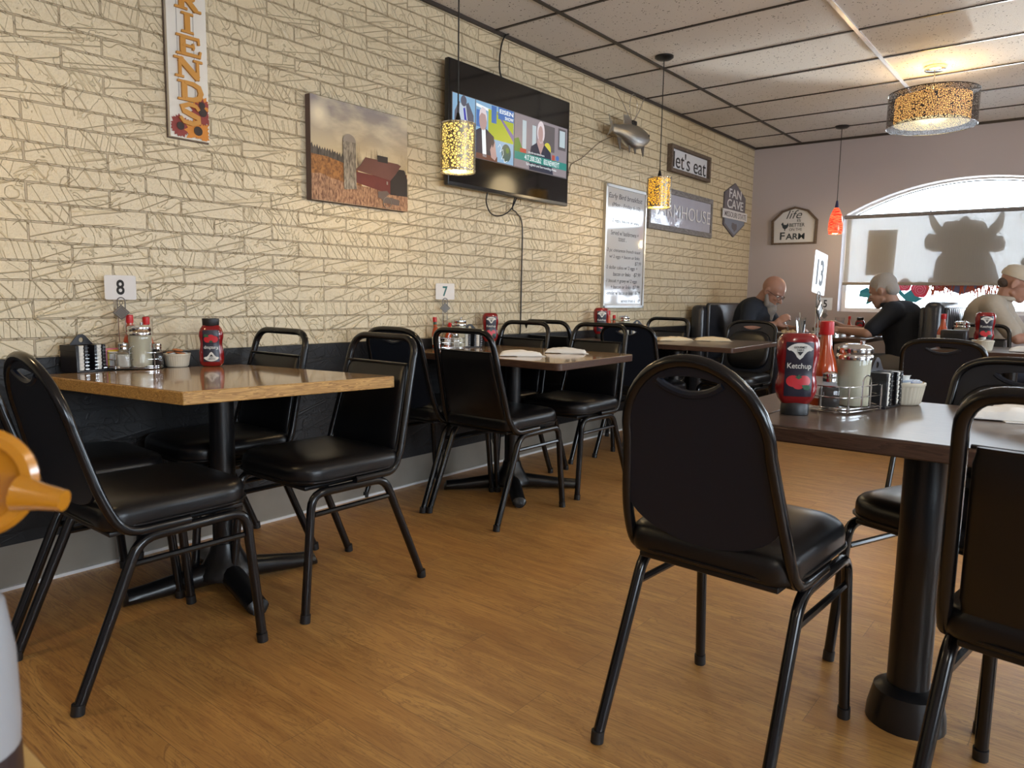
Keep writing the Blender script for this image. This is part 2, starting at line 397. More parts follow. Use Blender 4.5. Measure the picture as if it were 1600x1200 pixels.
def tag(o, label, cat, group=None, kind=None):
    o['label'] = label; o['category'] = cat
    if group: o['group'] = group
    if kind: o['kind'] = kind
    return o
def thing(name, label, cat, loc=(0, 0, 0), rz=0, group=None, scale=1):
    o = bpy.data.objects.new(name, None); col.objects.link(o); o.location = loc; o.rotation_euler = (0, 0, R(rz)); o.empty_display_size = .05
    o.scale = (scale,)*3
    return tag(o, label, cat, group)
def struct(o): o['kind'] = 'structure'; return o
def dup(root, loc, rz, label, group=None, scale=None):
    r = root.copy(); col.objects.link(r); r.location = loc; r.rotation_euler = (0, 0, R(rz)); r['label'] = label
    if scale: r.scale = (scale,)*3
    if group: r['group'] = group
    elif 'group' in r: del r['group']
    def rec(a, b):
        for ch in list(a.children):
            c = ch.copy(); col.objects.link(c); c.parent = b; rec(ch, c)
    rec(root, r); return r
WB = Matrix(((0, 0, 1, 0), (1, 0, 0, 0), (0, 1, 0, 0), (0, 0, 0, 1)))      # local x -> +y, y -> z, z -> +x  (brick wall)
WF = Matrix(((1, 0, 0, 0), (0, 0, -1, L), (0, 1, 0, 0), (0, 0, 0, 1)))      # local x -> x, y -> z, z -> -y  (far wall)

# ---------------- room ----------------
struct(MB().box(((XR)/2, (YB+L)/2, -.05), (XR+.4, L-YB+.4, .1)).build('floor', 'wood_floor'))
struct(MB().box(((XR)/2, (YB+L)/2, H+.05), (XR+.4, L-YB+.4, .1)).build('ceiling', 'ceiling_tile'))
ZW = 12*.0677
struct(MB().box((-.1, (YB+L)/2, (ZW+H)/2), (.2, L-YB, H-ZW)).build('wall_left', 'painted_brick'))
struct(MB().box((-.1, (YB+L)/2, ZW/2+.08), (.212, L-YB, ZW-.16)).build('trim_1', 'black_brick'))
struct(MB().box((-.1, (YB+L)/2, .08), (.206, L-YB, .16)).build('baseboard_left', 'base_trim'))
struct(MB().box((.006, (YB+L)/2, .006), (.014, L-YB, .012)).build('trim_2', 'reveal_white'))
def archpts(cx, half=1.067, rise=.286, zs=1.864, zb=.955, n=28):
    Rr = (half*half+rise*rise)/(2*rise); zc = zs+rise-Rr; a = math.degrees(math.asin(half/Rr))
    return [(cx-half, zb), (cx+half, zb)] + arc(cx, zc, Rr, Rr, 90-a, 90+a, n)
AW = archpts(1.973); AW2 = archpts(4.9)
struct(MB().poly([[(0, 0), (XR, 0), (XR, H), (0, H)], AW, AW2], -.2, WF).build('wall_far', 'wall_paint'))
struct(MB().poly([[(YB, 0), (L, 0), (L, H), (YB, H)], [(-1.2, .9), (1.4, .9), (1.4, 2.15), (-1.2, 2.15)], [(2.9, .9), (5.5, .9), (5.5, 2.15), (2.9, 2.15)]], .2, T(XR, 0, 0) @ WB).build('wall_right', 'wall_paint'))
struct(MB().box((XR/2, YB-.1, H/2), (XR, .2, H)).build('wall_back', 'wall_paint'))
struct(MB().box((XR/2, L-.007, .05), (XR, .014, .1)).build('baseboard_far', 'base_trim'))
# ceiling grid
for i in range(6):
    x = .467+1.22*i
    if x < XR: struct(MB().box((x, (YB+L)/2, H-.003), (.024, L-YB, .008)).build('trim_%d' % (3+i), 'tee_dark' if i == 0 else 'tee_window_sheen'))
g1 = MB(); g2 = MB(); y = L-.5
while y > YB:
    g1.box((1.687/2, y, H-.003), (1.687-.024, .016, .007)); g2.box(((1.699+XR)/2, y, H-.003), (XR-1.699, .018, .007)); y -= .61
struct(g1.build('trim_9', 'tee_dark')); struct(g2.build('trim_10', 'tee_dark'))
struct(MB().box((.008, (YB+L)/2, H-.01), (.016, L-YB, .02)).build('trim_11', 'tee_dark'))
struct(MB().box((XR/2, L-.008, H-.01), (XR, .016, .02)).build('trim_12', 'tee_dark'))

# windows
def glass_mat():
    m = bpy.data.materials.new('pane_glass'); m.use_nodes = True; nt = m.node_tree; nt.nodes.clear()
    o = nt.nodes.new('ShaderNodeOutputMaterial'); mx = nt.nodes.new('ShaderNodeMixShader'); t = nt.nodes.new('ShaderNodeBsdfTransparent'); g = nt.nodes.new('ShaderNodeBsdfGlossy')
    fr = nt.nodes.new('ShaderNodeFresnel'); fr.inputs[0].default_value = 1.45; g.inputs['Roughness'].default_value = .02; t.inputs[0].default_value = (.93, .95, .95, 1)
    nt.links.new(fr.outputs[0], mx.inputs[0]); nt.links.new(t.outputs[0], mx.inputs[1]); nt.links.new(g.outputs[0], mx.inputs[2]); nt.links.new(mx.outputs[0], o.inputs[0])
    MATS['pane_glass'] = m
glass_mat()
def shade_mat(name='shade_cloth', col3=(.52, .48, .42), see=.20):
    m = bpy.data.materials.new(name); m.use_nodes = True; nt = m.node_tree; nt.nodes.clear()
    o = nt.nodes.new('ShaderNodeOutputMaterial'); mx = nt.nodes.new('ShaderNodeMixShader'); mx2 = nt.nodes.new('ShaderNodeMixShader')
    t = nt.nodes.new('ShaderNodeBsdfTransparent'); d = nt.nodes.new('ShaderNodeBsdfDiffuse'); tr = nt.nodes.new('ShaderNodeBsdfTranslucent')
    d.inputs[0].default_value = (*col3, 1); tr.inputs[0].default_value = (*[c*.24 for c in col3], 1)
    tc = nt.nodes.new('ShaderNodeTexCoord'); vm = nt.nodes.new('ShaderNodeVectorMath'); vm.operation = 'MULTIPLY'; vm.inputs[1].default_value = (120, 1, 9)
    n = nt.nodes.new('ShaderNodeTexNoise'); n.inputs['Scale'].default_value = 1; mr = nt.nodes.new('ShaderNodeMapRange'); mr.inputs[3].default_value = see*.8; mr.inputs[4].default_value = see*1.2
    nt.links.new(tc.outputs['Object'], vm.inputs[0]); nt.links.new(vm.outputs[0], n.inputs['Vector']); nt.links.new(n.outputs['Fac'], mr.inputs[0])
    mx2.inputs[0].default_value = .5; nt.links.new(d.outputs[0], mx2.inputs[1]); nt.links.new(tr.outputs[0], mx2.inputs[2])
    nt.links.new(mr.outputs[0], mx.inputs[0]); nt.links.new(mx2.outputs[0], mx.inputs[1]); nt.links.new(t.outputs[0], mx.inputs[2]); nt.links.new(mx.outputs[0], o.inputs[0])
    MATS[name] = m
shade_mat('shade_cloth', (.62, .59, .54), .19)
for i, (aw, cx) in enumerate(((AW, 1.973), (AW2, 4.9))):
    w = struct(MB().poly([aw, archpts(cx, 1.03, .276, 1.864, .99)], -.05, T(0, .13, 0) @ WF).build('window_%d' % (i+1), 'reveal_white'))
    MB().poly([archpts(cx, 1.04, .278, 1.864, .98)], -.004, T(0, .15, 0) @ WF).build('window_pane', 'pane_glass', w, smooth=False)
    MB().tube([(x, z, 0) for x, z in archpts(cx, 1.0, .262, 1.864, .99)[2:]], .006, 6, M=T(0, .13, 0) @ WF).build('glazing_bead', 'tee_dark', w)
for i, y in enumerate((.1, 4.2)):
    w = struct(MB().poly([[(y-1.3, .9), (y+1.3, .9), (y+1.3, 2.15), (y-1.3, 2.15)], [(y-1.25, .95), (y-.02, .95), (y-.02, 2.1), (y-1.25, 2.1)], [(y+.02, .95), (y+1.25, .95), (y+1.25, 2.1), (y+.02, 2.1)]], .05, T(XR+.1, 0, 0) @ WB).build('window_%d' % (i+3), 'reveal_white'))
    MB().box((XR+.125, y, 1.525), (.004, 2.5, 1.15)).build('window_pane', 'pane_glass', w, smooth=False)
tag(MB().box((1.973, L+30.3, -.3), (120, 60, .1)).build('parking_lot', 'asphalt'), 'pale paved ground beyond the arched window', 'ground')['kind'] = 'structure'

# roller shade
sh = thing('roller_shade', 'translucent grey roller shade half covering the arched window', 'window shade', (1.973, L+.035, 1.87))
MB().tube([(-1.06, 0, -.015), (1.06, 0, -.015)], .018, 12).build('roller_tube', 'grey_wood', sh)
MB().box((0, .012, -.33), (2.08, .0015, .62)).build('shade_fabric', 'shade_cloth', sh, smooth=False)
MB().rbox((0, .012, -.648), (2.10, .012, .028), .004).build('bottom_rail', 'base_trim', sh)
# paint on the glass
PW = T(0, .142, 0) @ WF
mat('paint_shadow', (.25, .23, .22), .7); mat('paint_violet', (.16, .15, .24), .7); mat('paint_rust', (.45, .09, .04), .7); mat('paint_rose', (.62, .05, .10), .7); mat('paint_teal', (.03, .22, .27), .7); mat('paint_blush', (.75, .35, .4), .7)
HEAD = [(1.726, 1.743), (1.736, 1.778), (1.772, 1.79), (1.798, 1.782), (1.822, 1.795), (1.853, 1.786), (1.869, 1.813), (1.905, 1.83), (1.931, 1.81), (1.951, 1.788), (1.987, 1.789), (2.011, 1.778), (2.048, 1.77), (2.068, 1.734), (2.082, 1.713), (2.146, 1.649), (2.193, 1.64), (2.22, 1.585), (2.214, 1.517), (2.146, 1.498), (2.104, 1.506), (2.153, 1.409), (2.20, 1.26), (1.98, 1.15), (1.92, 1.13), (1.86, 1.15), (1.68, 1.26), (1.697, 1.445), (1.743, 1.515), (1.666, 1.517), (1.599, 1.548), (1.587, 1.62), (1.615, 1.684), (1.68, 1.674)]
LH = [(1.618, 1.912), (1.61, 1.842), (1.629, 1.762), (1.68, 1.674), (1.727, 1.729), (1.684, 1.788), (1.648, 1.847), (1.628, 1.89)]
RH = [(2.178, 1.898), (2.198, 1.789), (2.187, 1.708), (2.146, 1.649), (2.082, 1.713), (2.125, 1.766), (2.16, 1.832), (2.168, 1.879)]
cw = thing('window_painting', 'shaggy horned cow painted on the arched window glass', 'painting', (0, 0, 0))
MB().poly([HEAD], .001, PW).build('cow_head', 'paint_violet', cw, smooth=False)
for h in (LH, RH): MB().poly([h], .001, PW).build('horn', 'paint_shadow', cw, smooth=False)
fr = MB(); rr = random.Random(3)
for i in range(90):
    x = rr.uniform(1.64, 2.32); z = rr.uniform(1.17, 1.30); l = rr.uniform(.07, .17); a = rr.uniform(-.35, .35)
    fr.poly([[(x, z), (x+.016, z), (x+.008+a*l, z-l)]], .001, PW, z0=.002+rr.random()*.003)
fr.build('fringe', 'paint_rust', cw, smooth=False)
def rose(x, z, r):
    o = MB(); o.poly([[(x+r*(1+.08*math.sin(5*a))*math.cos(a), z+r*(1+.08*math.sin(5*a))*math.sin(a)) for a in [2*PI*k/24 for k in range(24)]]], .001, PW)
    f = o.build('rose', 'paint_rose', cw, smooth=False)
    MB().tube([(x+r*(.15+.65*k/22)*math.cos(k*.75), z+r*(.15+.65*k/22)*math.sin(k*.75), .003) for k in range(22)], .0022, 4, M=PW).build('petal_line', 'paint_blush', f)
rose(1.585, 1.170, .075); rose(1.455, 1.215, .06); rose(1.74, 1.205, .05)
for pts in ([(1.07, 1.16), (1.13, 1.19), (1.2, 1.14), (1.27, 1.17), (1.24, 1.10), (1.30, 1.05), (1.2, 1.06), (1.13, 1.02), (1.14, 1.09), (1.06, 1.10)],
            [(1.36, 1.20), (1.42, 1.12), (1.47, 1.07), (1.56, 1.05), (1.62, 1.09), (1.55, 1.11), (1.51, 1.17), (1.46, 1.13), (1.41, 1.18)]):
    MB().poly([pts], .001, PW, z0=.0015).build('leaf', 'paint_teal', cw, smooth=False)
MB().poly([[(2.36, 1.24), (2.34, 1.42), (2.40, 1.50), (2.36, 1.60), (2.38, 1.66), (2.47, 1.72), (2.62, 1.70), (2.7, 1.5), (2.7, 1.24)]], .001, PW).build('second_figure', 'paint_shadow', cw, smooth=False)
MB().tube([(2.34+r*math.cos(a), 1.81+r*math.sin(a), 0) for r, a in [(.012+.0035*k, k*.5) for k in range(18)]], .003, 5, M=PW).build('scroll', 'paint_shadow', cw)
ps = thing('poster', 'poster hung on strings in the arched window behind the shade', 'poster', (0, 0, 0))
MB().poly([[(1.115, 1.73), (1.368, 1.728), (1.358, 1.303), (1.113, 1.304)]], .002, T(0, .11, 0) @ WF).build('sheet', 'card', ps, smooth=False)
MB().poly([[(1.167, 1.65), (1.299, 1.648), (1.301, 1.325), (1.168, 1.326)]], .002, T(0, .107, 0) @ WF).build('print', 'sign_slate', ps, smooth=False)
MB().tube([(1.13, 1.73, 0), (1.17, 1.86, 0)], .0012, 4, M=T(0, .108, 0) @ WF).tube([(1.35, 1.73, 0), (1.31, 1.86, 0)], .0012, 4, M=T(0, .108, 0) @ WF).build('string', 'cable', ps)

# ---------------- chairs ----------------
def back_pt(x, z):           # point on the reclined plane of a chair back
    return (x, .155 + (z-.46)*.262, z)
BACKM = None
def seat_mesh():
    rings = []
    for k, (ins, z) in enumerate([(.02, .435), (.004, .440), (0, .452), (0, .478), (.004, .492), (.016, .503), (.05, .511), (.11, .515)]):
        w, d = .425-2*ins, .43-2*ins
        rr_ = max(.02, .105-ins)
        p = []
        for sx, sy, a in ((1, 1, 0), (-1, 1, 90), (-1, -1, 180), (1, -1, 270)):
            q = rr_ if sy < 0 else rr_*.55
            p += [(x, y, z) for x, y in arc(sx*(w/2-q), sy*(d/2-q)-.045, q, q, a, a+90, 6)]
        rings.append(p)
    return MB().loft(rings)
def make_chair(style, label):
    t = thing('dining_chair', label, 'chair')
    r = .0145
    seat_mesh().build('seat', 'black_vinyl', t, angle=60)
    MB().tube([(x, y, .450) for x, y in rrect(.428, .432, .1, 6, 0, -.045)], .0035, 6, closed=True).build('seat_piping', 'black_vinyl', t)
    MB().rbox((0, -.04, .428), (.36, .38, .014), .004).build('seat_board', 'cast_black', t)
    for s in (-1, 1):
        x = .205*s
        MB().tube(fillet([(x+.008*s, -.262, .008), (x, -.222, .415), (x, -.05, .413)], .05), r).build('leg', 'black_metal', t)
        MB().tube(fillet([(x+.008*s, .258, .008), (x, .085, .410), (x, -.06, .413)], .05), r).build('leg', 'black_metal', t)
        MB().tube([(x+.008*s, -.262, .001), (x+.008*s, -.259, .028)], .0165, 14).build('foot_cap', 'cap_black', t)
        MB().tube([(x+.008*s, .258, .001), (x+.008*s, .2545, .028)], .0165, 14).build('foot_cap', 'cap_black', t)
        MB().tube([(x, -.213, .345), (x, .105, .345)], .009, 8).build('stretcher', 'black_metal', t)
    for cy in (-.14, .06): MB().tube([(-.2, cy, .414), (.2, cy, .414)], .009, 8).build('cross_bar', 'black_metal', t)
    if style == 'S':
        path = [(-.208, -.05, .432), (-.208, .125, .430), back_pt(-.200, .50), back_pt(-.172, .895), back_pt(.172, .895), back_pt(.200, .50), (.208, .125, .430), (.208, -.05, .432)]
        P = [Vector(p) for p in path]
        a = fillet(P[:3], .055, 6)[:-1]; mid = fillet(P[2:6], .07, 8); b = fillet(P[5:], .055, 6)[1:]
        MB().tube(a+mid+b, .0135, 12).build('back_frame', 'black_metal', t)
        def pad(off, z0, z1, inset, bulge=0):
            lp = []
            for z in [z0+(z1-z0)*i/10 for i in range(11)]: lp.append((.196-inset-(z-.5)*.07, z))
            full = [(-x, z) for x, z in lp[::-1]]
            rings = []
            return lp, full
        bm_rings = []
        zs = [.492, .500, .52, .60, .70, .775, .795, .803]
        for z in zs:
            e = 1.0 if .51 < z < .785 else .45
            w = .180-(z-.5)*.07; c = back_pt(0, z)
            ring = []
            for k in range(20):
                q = 2*PI*k/20; cx = math.copysign(abs(math.cos(q))**.35, math.cos(q)); sy = math.copysign(abs(math.sin(q))**.7, math.sin(q))
                ring.append((cx*w*(1 if e == 1 else .975), c[1]+sy*.019*e-.004, z))
            bm_rings.append(ring)
        MB().loft(bm_rings).build('backrest', 'black_vinyl', t, angle=60)
        MB().tube([back_pt(.166, .80), back_pt(-.166, .80)], .004, 6, M=T(0, -.016, 0)).build('pad_piping', 'black_vinyl', t)
    else:
        AX, ZS, ZT, EX = (.176, .72, .885, 1.0) if style == 'O' else (.190, .775, .885, .62)
        se = lambda cx, cy, rx, ry, a0, a1, n: [(cx+rx*math.copysign(abs(math.cos(R(a0+(a1-a0)*i/n)))**EX, math.cos(R(a0+(a1-a0)*i/n))), cy+ry*math.copysign(abs(math.sin(R(a0+(a1-a0)*i/n)))**EX, math.sin(R(a0+(a1-a0)*i/n)))) for i in range(n+1)]
        arch = [back_pt(x, z) for x, z in se(0, ZS, AX, ZT-ZS, 180, 0, 22)]
        path = fillet([(-.208, -.05, .432), (-.208, .125, .430), back_pt(-.203, .53), back_pt(-AX, ZS-.01)], .055, 6) + [Vector(p) for p in arch] + fillet([back_pt(AX, ZS-.01), back_pt(.203, .53), (.208, .125, .430), (.208, -.05, .432)], .055, 6)
        MB().tube(path, .0135, 12).build('back_frame', 'black_metal', t)
        # shell with the hand slot
        top = se(0, ZS, AX-.004, ZT-ZS-.004, 0, 180, 24); bot = [(x*(1+.10*(1-abs(z-.565)/.08)), z) for x, z in arc(0, .565, AX-.002, .080, 180, 360, 24)]
        slot = [(-.080, .842)] + [(x, .840 - .024*(1-(x/.08)**2)) for x in [-.065, -.045, -.02, 0, .02, .045, .065]] + [(.080, .842)] + [(x, .842+.012*(1-(x/.08)**2)) for x in [.06, .03, 0, -.03, -.06]]
        c0 = back_pt(0, .46); tilt = math.atan(.262)
        M = Matrix(((1, 0, 0, 0), (0, math.sin(0)+.262, 1, .155-.46*.262), (0, 1, 0, 0), (0, 0, 0, 1)))    # (x, z, n) -> back plane
        sh_ = MB().poly([top+bot[1:-1], slot], .010, M, z0=-.004).build('backrest', 'black_shell', t, angle=30, bevel=.003)
        rings = []
        for k, (sc_, n) in enumerate([(1, -.004), (.985, -.018), (.93, -.026), (.80, -.031), (.5, -.033)]):
            rings.append([tuple(M @ Vector((x*sc_, .675+(z-.675)*sc_, n))) for x, z in ([(x, z) for x, z in se(0, .672, AX-.026, .145, 0, 360, 32)[:-1]])])
        MB().loft(rings).build('back_cushion', 'black_vinyl', sh_, angle=60)
        MB().tube([tuple(M @ Vector((x, z, .002))) for x, z in slot[:9]], .009, 8).build('hand_slot_lip', 'black_shell', sh_)
    return t
CH = {k: make_chair(k, '') for k in 'SOD'}
used = set()
def chair(st, x, y, rz, label):
    if st not in used:
        used.add(st); o = CH[st]; o.location = (x, y, 0); o.rotation_euler = (0, 0, R(rz)); o['label'] = label; return o
    return dup(CH[st], (x, y, 0), rz, label)
chair('S', .795, 1.61, 0, 'black square-backed chair on the outer right side of table 8')
chair('S', .25, 1.53, 0, 'black square-backed chair behind table 8 beside its ketchup bottle')
chair('O', .80, .93, 180, 'black round-backed chair at the left edge of the picture, its back to us')
chair('O', .30, .93, 180, 'black chair tucked under table 8 against the wall, behind the leftmost chair')
chair('S', .665, 2.72, 180, 'black square-backed chair with its back to us at the near side of table 7')
chair('D', .215, 2.70, 180, 'black round-cornered chair by the wall between tables 8 and 7')
chair('S', .65, 3.40, 0, 'black square-backed chair at the far outer side of table 7')
chair('S', .20, 3.27, 0, 'black square-backed chair on the far side of table 7 closest to the brick wall')
chair('S', .16, 4.06, 180, 'black square-backed chair half hidden behind the inner far chair of table 7')
chair('D', .60, 4.32, 180, 'black round-cornered chair with a hand slot, its back to us, below the menu board')
chair('S', .27, 5.02, 0, 'black square-backed chair behind the kraft napkins, under the large farmhouse sign')
chair('D', .82, 5.35, 0, 'glossy round-cornered chair on the far side of the table with the kraft napkins')
o = chair('O', 2.282, 1.660, 177, 'large black round-backed chair in the foreground with its back to us'); o.scale = (.94, 1, 1.05)
chair('S', 2.968, 1.64, 172, 'black square-backed chair in the right foreground, cut off by the picture edge').scale = (1.02,)*3
chair('D', 2.67, 2.37, -20.8, 'round-cornered chair facing us behind the dark foreground table')
chair('D', 2.31, 4.52, 180, 'black round-cornered chair, its back to us, straight ahead of the capped man').scale = (.975,)*3
chair('S', 2.25, 6.03, 0, 'black square-backed chair in front of the man in the beige cap')

# ---------------- tables ----------------
def cross_base(t, cx, cy, rot, rad, ztop, post=.042):
    MB().tube([(cx, cy, .03), (cx, cy, ztop)], post, 24).build('post', 'cast_black', t)
    MB().lathe([(.10, .0), (.10, .02), (.075, .05), (.055, .09), (post+.004, .12)], 28, T(cx, cy, .04)).build('post_collar', 'cast_black', t)
    MB().lathe([(.045, 0), (.12, .02), (.16, .026), (.16, .034)], 24, T(cx, cy, ztop-.034)).build('top_plate', 'cast_black', t)
    for k in range(4):
        a = R(rot+90*k); d = Vector((math.cos(a), math.sin(a), 0)); n = Vector((-d.y, d.x, 0)); rings = []
        for i in range(9):
            q = i/8; r = .03+(rad-.03)*q; h = .085*(1-q)+.046*q; w = .042-.006*q; z0 = .012*(1-q)
            if i == 7: r = .03+(rad-.03)*.96
            if i == 8: h *= .6; w *= .62
            c = Vector((cx, cy, 0))+d*r
            rings.append([tuple(c+n*w*math.cos(R(b))+Vector((0, 0, z0+h/2+h/2*math.sin(R(b))))) for b in range(0, 360, 30)])
        MB().loft(rings).build('foot', 'cast_black', t)
def table(label, pts, z, th, top, edge, base, loc, group=None, rc=0.0):
    t = thing('dining_table', label, 'table', loc, 0, group)
    if rc:
        out = []
        n = len(pts)
        for i in range(n):
            a, b, c = Vector(pts[i-1]), Vector(pts[i]), Vector(pts[(i+1) % n]); p0 = b+(a-b).normalized()*rc; p1 = b+(c-b).normalized()*rc
            for j in range(5): q = j/4; v = p0*(1-q)**2+b*2*q*(1-q)+p1*q*q; out.append((v.x, v.y))
        pts = out
    MB().poly([pts], th-.0015, z0=z-th).build('table_edge', edge, t, angle=30, bevel=.003)
    c = Vector((sum(p[0] for p in pts)/len(pts), sum(p[1] for p in pts)/len(pts)))
    MB().poly([[tuple(c+(Vector(p)-c)*.994) for p in pts]], .003, z0=z-.003).build('tabletop', top, t, smooth=False)
    base(t); return t
# table 8
lx, ly = .51, 1.37
table('oak-topped square table carrying the number 8 card, by the brick wall', [(.826-lx, 1.067-ly), (.937-lx, 1.80-ly), (.185-lx, 1.64-ly), (.083-lx, .936-ly)], .76, .042, 'oak_top', 'oak_edge_y', lambda t: cross_base(t, .01, -.01, -13, .34, .718), (lx, ly, 0))
lx, ly = .47, 3.08
table('shiny oak-topped table with a dark edge carrying the number 7 card', [(.02-lx, 2.71-ly), (1.03-lx, 2.71-ly), (.99-lx, 3.47-ly), (.02-lx, 3.43-ly)], .755, .036, 'oak_top', 'dark_edge', lambda t: cross_base(t, 0, 0, -45, .37, .72), (lx, ly, 0), rc=.04)
lx, ly = .6, 4.75
table('dark brown table with two kraft paper napkins, below the white menu board', [(.02-lx, 4.29-ly), (1.20-lx, 4.29-ly), (1.15-lx, 5.22-ly), (.02-lx, 5.20-ly)], .76, .03, 'walnut_top', 'dark_edge', lambda t: cross_base(t, 0, 0, 45, .36, .72), (lx, ly, 0), rc=.02)
# foreground dark table with a flip-up leaf on its left
t6 = thing('dining_table', 'dark brown foreground table on a thick black post, ketchup and number 13 on top', 'table', (2.60, 2.17, 0))
def fgt(t):
    ox, oy = 2.60, 2.17
    MB().box(((2.243+3.35)/2-ox, -.0, .728), (3.35-2.243, .74, .038)).build('table_edge', 'dark_edge', t, bevel=.004)
    MB().box(((2.243+3.35)/2-ox, -.0, .7485), (3.35-2.243-.006, .734, .003)).build('tabletop', 'walnut_top', t)
    lf = MB().poly([[(2.10-ox, 1.97-oy), (2.239-ox, 1.80-oy), (2.239-ox, 2.54-oy), (2.10-ox, 2.54-oy)]], .041, z0=.709).build('leaf', 'walnut_top', t, bevel=.003)
    MB().box((2.22-ox, 0, .700), (.10, .5, .012)).build('leaf_bracket', 'cast_black', lf)
    for px in (0.02, .62):
        MB().tube([(px, -.17, .02), (px, -.17, .709)], .049, 28).build('post', 'cast_black', t)
        MB().lathe([(.092, 0), (.090, .03), (.078, .085), (.056, .10)], 28, T(px, -.17, 0)).build('bell_foot', 'cast_black', t)
fgt(t6)
lx, ly = 1.12, 6.62
table('dark table between the two men under the window, number 5 card on it', [(.74-lx, 6.24-ly), (1.50-lx, 6.24-ly), (1.50-lx, 7.1-ly), (.74-lx, 7.1-ly)], .76, .03, 'walnut_top', 'dark_edge', lambda t: cross_base(t, 0, 0, 45, .33, .72), (lx, ly, 0), rc=.02)
lx, ly = 2.5, 5.62
table('dark table with a black napkin dispenser in front of the man in the cap', [(2.08-lx, 5.28-ly), (2.98-lx, 5.28-ly), (2.98-lx, 5.99-ly), (2.08-lx, 5.99-ly)], .76, .03, 'walnut_top', 'dark_edge', lambda t: cross_base(t, 0, 0, 45, .33, .72), (lx, ly, 0), rc=.02)
# our own table corner
tt = thing('dining_table', 'corner of our own oak table at the bottom left of the picture', 'table', (2.35, -.3, 0))
MB().box((.05, 0, .73), (.78, .92, .038)).build('table_edge', 'oak_edge', tt, bevel=.003)
MB().box((.05, 0, .7495), (.774, .914, .003)).build('tabletop', 'oak_top_gold', tt)
cross_base(tt, .05, 0, 45, .3, .71)

# ---------------- booths ----------------
def booth(label, x, sides, y0=6.12, y1=7.55, h=1.06):
    b = thing('booth', label, 'booth seat', (x, (y0+y1)/2, 0))
    w = y1-y0
    MB().rbox((0, 0, h/2), (.13, w, h), .05, 4).build('backrest', 'booth_vinyl', b)
    for s in sides:
        MB().rbox((s*.275, 0, .40), (.46, w-.02, .12), .045, 4).build('seat_cushion', 'booth_vinyl', b)
        MB().box((s*.25, 0, .175), (.38, w-.06, .33)).build('seat_base', 'cast_black', b)
        m = MB(); n = 14 if len(sides) > 1 else 1
        for k in range(n): m.rbox((s*.075, -w/2+.06+(w-.12)*(k+.5)/n, .77), (.045, (w-.12)/n-.004, .50), .02, 3)
        m.build('channel_pad', 'booth_vinyl', b)
    return b
booth('black booth seat against the brick wall behind the bald bearded man', .12, (1,), h=1.0)
booth('black booth with a ribbed back between the man in navy and the capped man', 1.96, (-1, 1))

